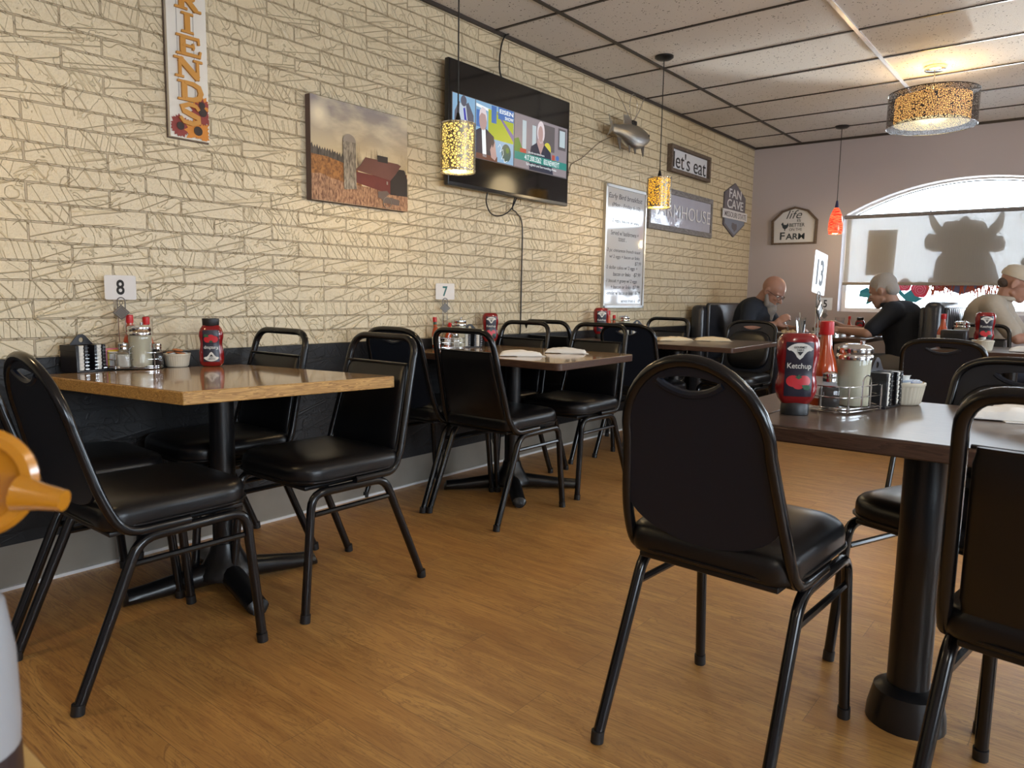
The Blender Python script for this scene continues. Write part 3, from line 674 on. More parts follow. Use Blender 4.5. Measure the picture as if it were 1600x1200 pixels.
# ---------------- table-top things ----------------
GK = {}
def proto(key, fn):
    GK[key] = [fn, None]
def put(key, x, y, z, rz, label, group=None, scale=1, flip=False):
    fn, p = GK[key]
    if p is None:
        o = fn(); GK[key][1] = o; o.location = (x, y, z); o.rotation_euler = (0, 0, R(rz)); o.scale = (scale,)*3; o['label'] = label
        if group: o['group'] = group
        return o
    return dup(p, (x, y, z), rz, label, group, scale)
def f_ketchup():
    # stands on its cap; label faces -y
    t = thing('ketchup_bottle', '', 'ketchup')
    prof = [(.036, .020, .030), (.038, .024, .034), (.046, .030, .045), (.052, .033, .062), (.0535, .034, .08), (.049, .032, .10), (.0475, .031, .115), (.049, .032, .13), (.0535, .034, .155), (.0535, .034, .185), (.050, .033, .205), (.042, .029, .215), (.034, .022, .219)]
    MB().loft([[(a*math.copysign(abs(math.cos(q))**.75, math.cos(q)), b*math.copysign(abs(math.sin(q))**.75, math.sin(q)), z) for q in [2*PI*k/28 for k in range(28)]] for a, b, z in prof]).build('bottle', 'ketchup', t, angle=70)
    MB().loft([[(a*math.cos(q), a*.72*math.sin(q), z) for q in [2*PI*k/28 for k in range(28)]] for a, z in [(.036, 0), (.037, .003), (.036, .03), (.033, .034)]]).build('cap', 'cap_black', t)
    def fy(x, z):      # front surface following the bottle
        for i in range(len(prof)-1):
            if prof[i][2] <= z <= prof[i+1][2]:
                q = (z-prof[i][2])/(prof[i+1][2]-prof[i][2]); a = prof[i][0]*(1-q)+prof[i+1][0]*q; b = prof[i][1]*(1-q)+prof[i+1][1]*q
                c = min(.999, abs(x)/a)**(1/.75); return -b*(math.sqrt(1-c*c)**.75)
        return -.034
    def wrap(m, off):
        m.v = [(x, fy(x, z)-off-d, z) for x, d, z in m.v]; return m
    W0 = Matrix(((1, 0, 0, 0), (0, 0, 1, 0), (0, 1, 0, 0), (0, 0, 0, 1)))
    def grid(w, z0, z1, cut=None):
        m = MB(); nx, nz = 12, 16
        vs = [(-w+2*w*i/nx, .0, z0+(z1-z0)*j/nz) for j in range(nz+1) for i in range(nx+1)]
        m.add(vs, [(j*(nx+1)+i, j*(nx+1)+i+1, (j+1)*(nx+1)+i+1, (j+1)*(nx+1)+i) for j in range(nz) for i in range(nx)]); return m
    lab = wrap(grid(.0345, .052, .196), .0012).build('label', 'label_dark', t)
    fan = MB(); vs = [(0, 0, .150)]; n = 10
    for k in range(n+1): a = R(40+100*k/n); vs.append((.042*math.cos(a)*1.02, 0, .150+.044*math.sin(a)))
    fan.add(vs, [(0, k+1, k+2) for k in range(n)]); wrap(fan, .0022).build('label_fan', 'label_cream', lab)
    m = MB().text('Ketchup', (-.030, .122, .060, .019), W0, .0003, .012); wrap(m, .0026).build('lettering', 'label_cream', lab)
    m = MB().text('GOURMET', (-.016, .180, .032, .0055), W0, .0003, .01).text('TABLE', (-.009, .173, .018, .005), W0, .0003, .01).poly([[(-.008, .171), (0, .161), (.008, .171)]], .0003, W0); wrap(m, .003).build('lettering', 'ink', lab)
    m = MB()
    for cx, cz, r in ((-.014, .093, .017), (.014, .094, .016), (0, .086, .016)): m.poly([[(cx+r*math.cos(a), cz+r*.9*math.sin(a)) for a in [2*PI*k/18 for k in range(18)]]], .0004, W0, z0=.0001*cx)
    wrap(m, .0024).build('tomatoes', 'tomato', lab)
    m = MB().poly([[(.008, .083), (.014, .072), (.026, .070), (.031, .079), (.022, .084)]], .0004, W0).poly([[(-.010, .104), (0, .098), (.010, .104), (.003, .106), (0, .111), (-.003, .106)]], .0004, W0); wrap(m, .0032).build('leaves', 'label_green', lab)
    return t
def f_ketchup_inv():      # cap on top: label reads upside down
    t = thing('ketchup_bottle', '', 'ketchup')
    src = GK['ketchup'][1] or f_ketchup()
    fresh = GK['ketchup'][1] is None
    holder = []
    for ch in list(src.children):
        c = ch.copy(); col.objects.link(c); c.parent = t; c.matrix_parent_inverse = I4; c.location = (0, 0, .219); c.rotation_euler = (0, PI, 0)
        for g in ch.children: h = g.copy(); col.objects.link(h); h.parent = c
    if fresh: GK['ketchup'][1] = None
    return t
proto('ketchup', f_ketchup); proto('ketchup_inv', f_ketchup_inv)
def f_sugar():
    t = thing('sugar_pourer', '', 'sugar pourer')
    g = MB(); rings = []
    for r, z in [(.034, 0), (.038, .004), (.0385, .02), (.037, .06), (.039, .10), (.039, .122), (.036, .128)]:
        rings.append([((r+.0012*math.cos(12*q))*math.cos(q), (r+.0012*math.cos(12*q))*math.sin(q), z) for q in [2*PI*k/48 for k in range(48)]])
    MB().loft(rings).build('jar', 'glass', t, angle=60)
    MB().lathe([(.0355, .005), (.0355, .118)], 24).build('sugar', 'sugar', t)
    MB().lathe([(.0425, .120), (.043, .124), (.043, .130), (.0405, .133), (.043, .137), (.042, .148), (.034, .155), (.018, .158), (1e-4, .1585)], 32).build('lid', 'chrome', t)
    MB().tube([(.016, 0, .153), (.016, 0, .166)], .006, 12).build('spout', 'chrome', t)
    return t
def f_shaker(fill):
    def f():
        t = thing(fill+'_shaker', '', fill+' shaker')
        rings = []
        for r, z, p in [(.021, 0, .5), (.023, .004, .5), (.023, .045, .5), (.020, .056, .7), (.015, .066, 1), (.0145, .072, 1)]:
            rings.append([(r*math.copysign(abs(math.cos(q))**p, math.cos(q)), r*math.copysign(abs(math.sin(q))**p, math.sin(q)), z) for q in [2*PI*k/24 for k in range(24)]])
        MB().loft(rings).build('jar', 'glass', t, angle=60)
        MB().rbox((0, 0, .026), (.036, .036, .044), .006).build('contents', fill, t)
        MB().lathe([(.0175, .068), (.018, .076), (.0165, .077), (.018, .081), (.0175, .088), (.012, .093), (1e-4, .0945)], 24).build('lid', 'chrome', t)
        return t
    return f
def f_hot(cap, wrapm, h=.165, big=1.0):
    def f():
        t = thing('hot_sauce_bottle', '', 'hot sauce')
        k = big
        MB().lathe([(.020*k, 0), (.022*k, .004), (.022*k, h*.42), (.019*k, h*.52), (.011*k, h*.68), (.0085*k, h*.86)], 24).build('bottle', 'hot_sauce', t)
        MB().lathe([(.0222*k, h*.10), (.0222*k, h*.36)], 24).build('label', 'card' if wrapm != 'green_wrap' else 'label_cream', t)
        if wrapm: MB().lathe([(.0130*k, h*.62), (.0100*k, h*.72), (.0098*k, h*.86)], 20).build('neck_wrap', wrapm, t)
        MB().lathe([(.0112*k, h*.84), (.0118*k, h*.86), (.0112*k, h*.99), (.009*k, h)], 20).build('cap', cap, t)
        return t
    return f
proto('sugar', f_sugar); proto('salt', f_shaker('salt')); proto('pepper', f_shaker('pepper'))
proto('hot_red', f_hot('red_cap', None)); proto('hot_green', f_hot('red_cap', 'green_wrap')); proto('hot_big', f_hot('red_cap', None, .20, 1.35))
def f_caddy():
    t = thing('wire_caddy', '', 'condiment caddy')
    rr_ = lambda z: [(x, y, z) for x, y in rrect(.19, .115, .045, 5)]
    MB().tube(rr_(.006), .0022, 6, True).tube(rr_(.013), .0022, 6, True).build('base_ring', 'chrome', t)
    MB().tube(rr_(.040), .0018, 6, True).tube(rr_(.066), .0020, 6, True).build('rail', 'chrome', t)
    m = MB()
    for x, y in ((-.07, -.0575), (.07, -.0575), (-.07, .0575), (.07, .0575), (-.095, 0), (.095, 0)): m.tube([(x, y, .004), (x, y, .066)], .0018, 6)
    for i in range(7): m.tube([(-.09+.03*i, -.05, .008), (-.09+.03*i, .05, .008)], .0015, 6)
    m.build('wire', 'chrome', t)
    hp = [(.018, -.0600, .012), (.018, -.0600, .075)]+[(.018*math.cos(a), -.0600, .075+.018*math.sin(a)) for a in [PI*k/8 for k in range(9)]]+[(-.018, -.0600, .012)]
    MB().tube(hp, .0018, 6).build('front_loop', 'chrome', t)
    return t
proto('caddy', f_caddy)
def card_stand(label, num, x, y, z, rz, h=.30, w=.105, ch=.09, mcard='card', tcol='ink', tilt=0):
    t = thing('number_stand', label, 'table number', (x, y, z), rz)
    MB().tube([(-.012, 0, 0), (-.012, 0, h-.075)], .0017, 6).tube([(.012, 0, 0), (.012, 0, h-.075)], .0017, 6).build('rod', 'chrome', t)
    lp = [(-.013, 0, h-.075)]+[(.013*math.cos(a), 0, h-.04+.013*math.sin(a)) for a in [PI-PI*k/8 for k in range(9)]]+[(.013, 0, h-.075)]
    MB().tube(lp, .0022, 6).tube([(.006*math.cos(a), -.002, h-.047+.006*math.sin(a)) for a in [2*PI*k/10 for k in range(10)]], .0014, 5, True).build('clip_loop', 'pewter', t)
    M = T(0, -.004, h-.082) @ RX(90)
    d = MB().poly([[(0, .029), (.029, 0), (0, -.029), (-.029, 0)]], .004, M).build('emblem', 'pewter', t, bevel=.001)
    MB().tube([(.022*math.cos(a), .022*math.sin(a), .0045) for a in [0, PI/2, PI, 3*PI/2]], .0012, 5, True, M).build('emblem_rim', 'chrome', d)
    MC = T(0, .001, h+ch/2-.035) @ RY(tilt) @ RX(90)
    c = MB().poly([rrect(w, ch, .006, 3)], .0012, MC).build('number_card', mcard, t, smooth=False)
    wd = w*(.26 if len(num) == 1 else .52)
    MB().text(num, (-wd/2, -ch*.30, wd, ch*.62), MC, .0004, .02).build('numeral', tcol, c, smooth=False).location = (0, -.0014, 0)
    return t
def f_ramekin():
    t = thing('ramekin', '', 'creamer bowl'); n = 96; rings = []
    for r, z, a in [(.040, 0, 0), (.042, .002, .0), (.044, .006, .0012), (.0505, .045, .0014), (.052, .048, 0), (.0535, .050, 0), (.0535, .056, 0), (.050, .057, 0), (.048, .050, 0), (.042, .008, 0), (.02, .006, 0)]:
        rings.append([((r+a*math.cos(32*q))*math.cos(q), (r+a*math.cos(32*q))*math.sin(q), z) for q in [2*PI*k/n for k in range(n)]])
    MB().loft(rings).build('bowl', 'ceramic', t, angle=70); return t
proto('ramekin', f_ramekin)
def f_cup(body, lid):
    def f():
        t = thing('creamer_cup', '', 'creamer')
        MB().lathe([(.0125, 0), (.0135, .002), (.0175, .020), (.0178, .022)], 20).build('cup', body, t)
        MB().lathe([(.0205, .0222), (.0205, .0228), (1e-4, .0236)], 20).box((.021, 0, .0225), (.008, .010, .0006)).build('foil_lid', lid, t)
        return t
    return f
proto('cup_white', f_cup('creamer_white', 'creamer_white')); proto('cup_brown', f_cup('creamer_white', 'creamer_brown')); proto('cup_orange', f_cup('creamer_brown', 'creamer_orange')); proto('cup_blue', f_cup('creamer_white', 'creamer_blue'))
def fill_ramekin(x, y, z, kinds, where, s=1):
    put('ramekin', x, y, z, 0, 'fluted cream ceramic bowl of creamer cups '+where, scale=s)
    rr = random.Random(x*100)
    n = len(kinds)
    for i, k in enumerate(kinds):
        a = 2*PI*i/max(1, n-1); r = .024*s if i < n-1 else 0
        o = put('cup_'+k, x+r*math.cos(a), y+r*math.sin(a), z+(.037+(.012 if i == n-1 else 0))*s, rr.uniform(0, 360), 'small single-serve creamer cup in the ceramic bowl '+where, group='creamer cups in the bowl '+where, scale=s)
        o.rotation_euler = (rr.uniform(-.25, .25), rr.uniform(-.25, .25), rr.uniform(0, 6))
def f_rack():
    t = thing('creamer_rack', '', 'creamer rack')
    w, d, h = .115, .09, .105
    m = MB()
    for x in (-w/2, -.020, .020, w/2): m.box((x, 0, h/2), (.012 if abs(x) > .03 else .010, d, h))
    m.box((0, d/2-.004, h/2), (w, .006, h)); m.box((0, 0, .003), (w+.01, d, .006)); m.box((-w/2-.003, 0, h-.012), (.008, d, .024))
    m.build('body', 'rack_black', t, bevel=.001)
    MB().poly([[(-.050, 0), (.050, 0), (.018, .034), (.008, .040), (-.008, .040), (-.018, .034)], [(.010*math.cos(a), .018+.010*math.sin(a)) for a in [2*PI*k/16 for k in range(16)]]], .004, T(0, .012, h) @ RX(90)).build('handle', 'rack_black', t)
    for x in (-.0385, 0, .0385):
        m = MB(); 
        if x == 0: continue
        for k in range(7): m.lathe([(.0125, 0), (.0145, .010), (.0150, .0125), (.0125, .0135)], 16, T(x*.98, -.030, .008+k*.0137))
        m.build('creamer_column', 'creamer_white', t)
    m = MB()
    for x in (-.02, .02, w/2):
        for k in range(7): m.box((x, -d/2-.001, .012+k*.0137), (.016, .002, .0015))
    m.build('tabs', 'chrome', t)
    return t
proto('rack', f_rack)
def f_napkin(seed, m='white_paper', w=.21, d=.10):
    def f():
        t = MB(); n = 22; k = 10; vs = []; rr = random.Random(seed)
        for layer in (0, 1):
            for j in range(k+1):
                for i in range(n+1):
                    u, v = i/n, j/k; x = (u-.5)*w; y = (v-.5)*d*(1-.35*u*(1 if seed % 2 else .3))
                    nz = noise.noise(Vector((u*5+seed, v*4, layer)))*.006
                    z = .003+layer*(.012+.016*math.sin(PI*v)**.7*math.sin(PI*min(1, u*1.1))**.6)+nz*(1 if layer else .2)
                    if i in (0, n) or j in (0, k): z = .003+.004*layer
                    vs.append((x+nz*.5, y, max(.0015 if layer else .0005, z)))
        N = (n+1)*(k+1); fs = []
        for layer in (0, 1):
            for j in range(k):
                for i in range(n): a = layer*N+j*(n+1)+i; fs.append((a, a+1, a+n+2, a+n+1))
        edge = [i for i in range(n+1)]+[j*(n+1)+n for j in range(1, k+1)]+[k*(n+1)+i for i in range(n-1, -1, -1)]+[j*(n+1) for j in range(k-1, 0, -1)]
        for a, b in zip(edge, edge[1:]+edge[:1]): fs.append((a, b, b+N, a+N))
        t.add(vs, fs)
        # loose under-sheet corner
        t.box((w*.20, -d*.1, .0012), (w*.7, d*.9, .0016), RZ(14))
        o = t.build('napkin', m, None, angle=35); tag(o, '', 'napkin'); return o
    return f
proto('nap1', f_napkin(1)); proto('nap2', f_napkin(4)); proto('kraft1', f_napkin(3, 'kraft_paper', .26, .10)); proto('kraft2', f_napkin(6, 'kraft_paper', .24, .10))

# --- table 8 ---
put('ketchup', .09, 3.33, .7555, 52, 'red ketchup bottle standing on its cap at the far end of table 7', scale=.9)
z = .7605; W = 'on table 8'
put('rack', .062, 1.095, z, 106, 'black creamer rack with two white columns and a triangular handle on table 8', scale=.92)
put('caddy', .085, 1.270, z, 62, 'chrome wire caddy holding the shakers on table 8', scale=.95)
put('salt', .108, 1.215, z+.009, 62, 'glass salt shaker in the wire caddy on table 8')
put('sugar', .118, 1.272, z+.009, 0, 'glass sugar pourer with a chrome lid in the caddy on table 8')
put('pepper', .122, 1.332, z+.009, 60, 'glass pepper shaker in the wire caddy on table 8', scale=.95)
put('hot_red', .062, 1.262, z+.009, 0, 'orange hot sauce bottle with a red cap, left of the two on table 8', scale=1.17)
put('hot_green', .066, 1.322, z+.009, 0, 'hot sauce bottle with a green neck wrap behind the pepper on table 8', scale=1.12)
card_stand('white card with the number 8 clipped on a wire stand', '8', .062, 1.235, z+.008, 60, h=.285)
for i, (m_, nm) in enumerate((('pink', 'pink'), ('yellow', 'yellow'), ('card', 'white'))):
    tag(MB().rbox((.040+.006*i, 1.205+.004*i, z+.045-.006*i), (.008, .05, .065), .002, 2, RZ(0)).build('sweetener_packet', m_), nm+' sweetener packet tucked behind the salt on table 8', 'sweetener packet')
fill_ramekin(.112, 1.415, z, ['orange', 'brown', 'orange', 'orange', 'brown', 'orange'], 'on table 8', .92)
put('ketchup_inv', .190, 1.515, z, 58, 'red ketchup bottle standing with its black cap up on table 8', scale=.86)
# --- table 7 ---
z = .7555
put('caddy', .09, 2.97, z, 60, 'chrome wire caddy holding the sauces on table 7', scale=.95)
put('hot_green', .07, 2.90, z+.009, 0, 'hot sauce bottle with a green neck wrap at the left end of table 7', scale=1.02).rotation_euler = (0, R(-6), 0)
put('hot_red', .095, 2.955, z+.009, 0, 'second hot sauce bottle leaning in the caddy on table 7', scale=.85).rotation_euler = (0, R(9), 0)
card_stand('white card with the teal number 7 clipped on a wire stand', '7', .05, 2.985, z+.008, 48, h=.30, tcol='teal_ink')
put('sugar', .10, 3.045, z+.009, 0, 'glass sugar pourer in the caddy on table 7')
put('salt', .13, 2.985, z+.009, 60, 'glass salt shaker in the caddy on table 7')
put('rack', .075, 3.17, z, 60, 'black creamer rack with white columns beside the sugar on table 7', scale=.92)
put('nap1', .66, 2.90, z, 38, 'crumpled white napkin lying at the near edge of table 7')
put('nap2', .70, 3.24, z, 28, 'folded white napkin roll lying further back on table 7')
# --- dark table below the whiteboard ---
z = .7605
put('ketchup', .12, 4.52, z, 45, 'red ketchup bottle under the white menu board', scale=1.0)
put('hot_red', .10, 4.66, z, 0, 'slim hot sauce bottle with a red cap beside the ketchup under the menu board', scale=1.2)
put('hot_green', .10, 4.74, z, 0, 'dark-necked hot sauce bottle just right of the slim one under the menu board', scale=1.0)
put('sugar', .12, 4.85, z, 0, 'sugar pourer on the table under the menu board')
put('rack', .14, 5.02, z, 40, 'black creamer rack right of the sugar under the menu board', scale=.85)
put('kraft1', .60, 4.72, z, 52, 'tan kraft paper napkin bundle on the dark table, the left one')
put('kraft2', .80, 4.92, z, 30, 'tan kraft paper napkin bundle on the dark table, the right one')
# --- foreground dark table ---
z = .7505
put('ketchup', 2.296, 2.005, z, 27, 'large red ketchup bottle on its cap at the foreground table')
put('caddy', 2.372, 2.19, z, 72, 'chrome wire caddy on the dark foreground table', scale=1.12)
put('pepper', 2.350, 2.125, z+.009, 30, 'glass pepper shaker in the caddy on the foreground table', scale=1.1)
put('sugar', 2.388, 2.215, z+.009, 0, 'tall glass sugar pourer in the caddy on the foreground table', scale=1.12)
put('hot_big', 2.322, 2.165, z+.009, 0, 'tall orange-red hot sauce bottle behind the foreground ketchup', scale=1.2)
put('rack', 2.428, 2.345, z, 82, 'black rack with slots beside the sugar on the foreground table', scale=.98)
fill_ramekin(2.470, 2.455, z, ['blue', 'white', 'brown', 'white', 'blue', 'white'], 'on the foreground table', 1.18)
card_stand('tall white card with the number 13 on a pewter-emblem stand', '13', 2.247, 2.325, z, 88, h=.36, w=.115, ch=.125, tilt=6)
put('nap1', 2.76, 2.32, z, 10, 'white napkin at the right end of the foreground table, the nearer one', scale=1.1)
put('nap2', 2.80, 2.44, z, 0, 'white napkin at the right end of the foreground table, the farther one')
# --- table with the man in the cap ---
z = .7605
nd = thing('napkin_dispenser', 'black napkin dispenser on the table near the man in the cap', 'napkin dispenser', (2.19, 5.52, z), 0)
MB().rbox((0, 0, .06), (.15, .10, .12), .01).build('body', 'rack_black', nd); MB().box((0, -.051, .06), (.11, .004, .08)).build('face_plate', 'cap_black', nd)
put('hot_big', 2.10, 5.66, z, 0, 'hot sauce bottle behind the napkin dispenser near the man in the cap', scale=1.1)
put('sugar', 2.20, 5.72, z, 0, 'sugar pourer behind the napkin dispenser near the man in the cap', scale=1.1)
put('ketchup', 2.335, 5.68, z, 20, 'red ketchup bottle near the man in the cap', scale=1.08)
fill_ramekin(2.36, 5.42, z, ['white', 'orange', 'brown', 'white'], 'near the man in the cap', 1.15)
put('nap2', 2.63, 5.50, z, 5, 'white napkin beside the creamer bowl near the man in the cap', scale=1.3)
# --- table 5 ---
def tumbler(label, x, y, z, straw=True):
    t = thing('water_glass', label, 'glass', (x, y, z))
    MB().lathe([(.030, 0), (.031, .002), (.040, .15), (.0375, .15), (.0285, .008), (1e-4, .008)], 28).build('tumbler', 'glass', t)
    MB().lathe([(.0283, .009), (.036, .125), (1e-4, .125)], 28).build('ice_water', 'water', t)
    if straw: MB().tube([(.01, 0, .012), (-.018, .01, .19)], .004, 8).build('straw', 'creamer_white', t)
    return t
tumbler('glass of ice water with a straw in front of the bearded man', .94, 6.40, z)
tumbler('second water glass beside the hand of the man in navy', 1.13, 6.86, z, False)
pl_ = thing('dinner_plate', 'grey plate of food in front of the bearded man', 'plate', (.845, 6.42, z))
MB().lathe([(.06, 0), (.075, .004), (.115, .016), (.118, .018), (.11, .017), (.07, .008), (1e-4, .007)], 36).build('plate', 'plate_grey', pl_)
fo = MB(); rr = random.Random(9)
for i in range(26): fo.ell((rr.uniform(-.06, .06), rr.uniform(-.06, .06), .014+rr.uniform(0, .022)), (.018, .015, .010), n=8, m=6)
tag(fo.build('hash_browns', 'food_cream'), 'heap of shredded potato and egg on the grey plate', 'food', kind='stuff').location = (.845, 6.42, z)
tag(MB().loft([[(.85+r*math.cos(a)*1.2, 6.50+r*math.sin(a)*.5, z+.014+h) for a in [2*PI*k/14 for k in range(14)]] for r, h in ((.03, 0), (.035, .012), (.022, .028), (.004, .032))]).build('sausage_patty', 'food_brown'), 'brown sausage patty at the back of the grey plate', 'food')
card_stand('white card with the number 5 on a short wire stand', '5', 1.065, 6.62, z, 20, h=.250, w=.115, ch=.105)
put('hot_green', 1.00, 6.70, z, 0, 'dark-necked hot sauce bottle just left of the number 5 card stand')
put('hot_red', 1.23, 6.78, z, 0, 'red-capped hot sauce bottle right of the number 5 card')
put('ketchup_inv', 1.33, 6.72, z, 10, 'dark squat ketchup bottle on the table under the window', scale=.72)
put('salt', 1.045, 6.42, z, 0, 'salt shaker on the table between the two men', scale=.8)
tag(MB().rbox((.99, 6.55, z+.012), (.10, .05, .022), .005).build('phone_case', 'phone'), 'small blue box between the water glass and the number 5 card', 'box')

# --- dispenser on our own table, out of focus ---
dsp = thing('sauce_dispenser', 'blurred white bottle with an amber disc-shaped top at the left edge', 'dispenser', (2.417, .110, .751), 0)
MB().lathe([(.0335, 0), (.034, .004), (.034, .030), (.0335, .034)], 32).build('base', 'base_plum', dsp)
MB().lathe([(.0335, .034), (.0345, .05), (.034, .09), (.030, .122), (.018, .138), (.012, .142)], 32).build('bottle', 'milk_plastic', dsp)
DM = T(.014, .017, .196) @ RZ(-32) @ RY(84)
top = MB().lathe([(1e-4, -.010), (.026, -.010), (.031, -.004), (.032, .002), (.029, .007), (.024, .007), (.020, .002), (.012, .000), (.011, -.004), (1e-4, -.004)], 40, DM).build('top_disc', 'amber', dsp)
MB().lathe([(.0105, -.0035), (.0105, -.003), (1e-4, -.003)], 20, DM).build('disc_recess', 'amber_dark', top)
MB().tube([(.033, .032, .190), (.043, .040, .188), (.053, .048, .186)], [.0105, .0075, .0060], 16).build('spout', 'amber', top)
MB().lathe([(.012, .138), (.012, .165)], 20).build('neck', 'amber', dsp)

# ---------------- things on the brick wall ----------------
def xf(m, parent=None): return m
# vertical word board
fb = thing('word_board', 'tall narrow white board with orange letters and painted sunflowers on the brick wall', 'wall sign', (0, 0, 0))
MB().box((1.549, 2.075, .012), (.162, .84, .022), WB).build('board', 'sign_white', fb, smooth=False, bevel=.001)
MB().box((1.549, 2.075, .004), (.170, .848, .006), WB).build('backing', 'barn_wood', fb, smooth=False)
MB().box((1.508, 2.12, .0235), (.0012, .62, .0005), WB).box((1.575, 2.12, .0235), (.0012, .62, .0005), WB).build('hanging_line', 'ink', fb, smooth=False)
def serif_letter(ch, cx, cz, w=.100, h=.076):
    m = MB(); M = T(.0235, 0, 0) @ WB; D = [.0080]
    def nd(): D[0] += .00035; return D[0]
    def st(x0, z0, x1, z1, t):      # slanted stroke
        dx, dz = x1-x0, z1-z0; l = math.hypot(dx, dz); nx, nz = -dz/l*t/2, dx/l*t/2
        m.poly([[(cx+x0+nx, cz+z0+nz), (cx+x1+nx, cz+z1+nz), (cx+x1-nx, cz+z1-nz), (cx+x0-nx, cz+z0-nz)]], nd(), M)
    def bar(x, z, ww, hh=.009): m.poly([[(cx+x-ww/2, cz+z-hh/2), (cx+x+ww/2, cz+z-hh/2), (cx+x+ww/2*.94, cz+z+hh/2), (cx+x-ww/2*.94, cz+z+hh/2)]], nd(), M)
    def cur(pts, t):
        P = [Vector((a, b)) for a, b in pts]; o = []; i_ = []
        for i in range(len(P)):
            g = (P[min(i+1, len(P)-1)]-P[max(i-1, 0)]).normalized(); n = Vector((-g.y, g.x)); q = t*(.62+.38*math.sin(PI*i/(len(P)-1)))/2
            o.append((cx+(P[i]+n*q).x, cz+(P[i]+n*q).y)); i_.append((cx+(P[i]-n*q).x, cz+(P[i]-n*q).y))
        m.poly([o+i_[::-1]], nd(), M)
    a, b = w/2, h/2; V = .022
    if ch == 'I': st(0, -b, 0, b, V); bar(0, -b+.004, .05); bar(0, b-.004, .05)
    if ch in 'REDF':
        st(-a*.5, -b, -a*.5, b, V); bar(-a*.55, b-.004, .05); bar(-a*.55, -b+.004, .052)
    if ch in 'EF':
        bar(.005, b-.006, .078, .012); st(a*.72, b, a*.80, b-.026, .009); bar(-.002, 0, .05, .010); st(a*.32, -.012, a*.32, .012, .008)
    if ch == 'E': bar(.005, -b+.006, .082, .012); st(a*.80, -b, a*.90, -b+.026, .009)
    if ch == 'D': cur([(-a*.5, b-.006), (.01, b-.008), (.034, b*.55), (.042, 0), (.034, -b*.55), (.01, -b+.008), (-a*.5, -b+.006)], .022)
    if ch == 'R':
        cur([(-a*.5, b-.006), (.008, b-.008), (.030, b*.62), (.022, .008), (-.005, -.002), (-a*.5, -.003)], .018); st(-.002, 0, .034, -b+.004, .020); bar(.040, -b+.004, .028)
    if ch == 'N': st(-a*.72, -b, -a*.72, b, .012); st(a*.72, -b, a*.72, b, .012); st(-a*.74, b-.006, a*.74, -b+.006, .024); bar(-a*.78, -b+.004, .036); bar(-a*.82, b-.004, .040); bar(a*.74, b-.004, .038)
    if ch == 'S': cur([(.036, b*.48), (.024, b*.86), (-.004, b*.97), (-.034, b*.62), (-.026, b*.22), (.004, -.002), (.034, -b*.30), (.036, -b*.68), (.006, -b*.97), (-.028, -b*.86), (-.042, -b*.42)], .021)
    return m
for i, ch in enumerate('SDNEIRF'):
    serif_letter(ch, 1.549+.004*(i % 2), 1.752+.0860*i).build('letter', 'sign_orange', fb, smooth=False)
mat('petal_red', (.24, .030, .022), .6); mat('petal_orange', (.60, .22, .02), .6); mat('seed_head', (.035, .022, .018), .7)
def sunflower(cx, cz, r, m_, z0, n=20):
    f = MB()
    rr = random.Random(int(cx*999))
    for k in range(n):
        a = 2*PI*k/n+rr.uniform(-.1, .1); l = r*rr.uniform(.85, 1.1); w = r*.20; c, s = math.cos(a), math.sin(a)
        p = [(.3*r, -w*.5), (.65*l, -w), (l, 0), (.65*l, w), (.3*r, w*.5)]
        pts = [(cx+x*c-y*s, cz+x*s+y*c) for x, y in p]
        if not all(1.455 < x < 1.645 and 1.645 < z for x, z in pts): pts = [(min(max(cx+.62*(x-cx), 1.470), 1.628), max(cz+.62*(z-cz), 1.658)) for x, z in pts]
        else: pts = [(min(max(x, 1.470), 1.628), max(z, 1.658)) for x, z in pts]
        if len(set(pts)) == 5: f.poly([pts], .0006, T(z0+.0001*k, 0, 0) @ WB)
    o = f.build('petals', m_, fb, smooth=False)
    MB().poly([[(min(max(cx+.33*r*math.cos(a), 1.47), 1.628), max(cz+.33*r*math.sin(a), 1.658)) for a in [2*PI*k/16 for k in range(16)]]], .0008, T(z0+.003, 0, 0) @ WB).build('seed_disc', 'seed_head', o, smooth=False)
sunflower(1.508, 1.700, .046, 'petal_red', .0235); sunflower(1.602, 1.768, .052, 'petal_red', .0240); sunflower(1.600, 1.795, .040, 'petal_orange', .0236, 12); sunflower(1.580, 1.692, .055, 'petal_orange', .0245)

# barn canvas
cv = thing('canvas_print', 'canvas print of a silo and red barn in dry grass on the brick wall', 'picture', (0, 0, 0))
y0, y1, z0, z1 = 2.113, 2.712, 1.484, 1.953; CW, CH_ = y1-y0, z1-z0
def sky_canvas():
    g = NT('canvas_sky'); sp = g.n('ShaderNodeSeparateXYZ', {0: g.tc.outputs['Object']})
    v = g.n('ShaderNodeCombineXYZ', {0: g.math('MULTIPLY', sp.outputs[1], 4.0), 1: g.math('MULTIPLY', sp.outputs[2], 9.0)}).outputs[0]
    n = g.n('ShaderNodeTexNoise', {'Vector': v, 'Scale': 1.0, 'Detail': 5.0}).outputs['Fac']
    h = g.n('ShaderNodeMapRange', {0: sp.outputs[2], 1: 1.68, 2: 1.95}).outputs[0]
    c = g.mixc(h, (.56, .46, .28), (.25, .22, .22)); c = g.mixc(g.n('ShaderNodeMapRange', {0: n, 1: .48, 2: .68}).outputs[0], c, (.62, .54, .38))
    d = g.n('ShaderNodeVectorMath', {0: g.tc.outputs['Object'], 1: (.038, 2.16, 1.875)}, operation='DISTANCE')
    c = g.mixc(g.n('ShaderNodeMapRange', {0: d.outputs['Value'], 1: .015, 2: .07, 3: .85, 4: 0.0}).outputs[0], c, (.80, .70, .50))
    g.set('Base Color', c); g.set('Roughness', .75)
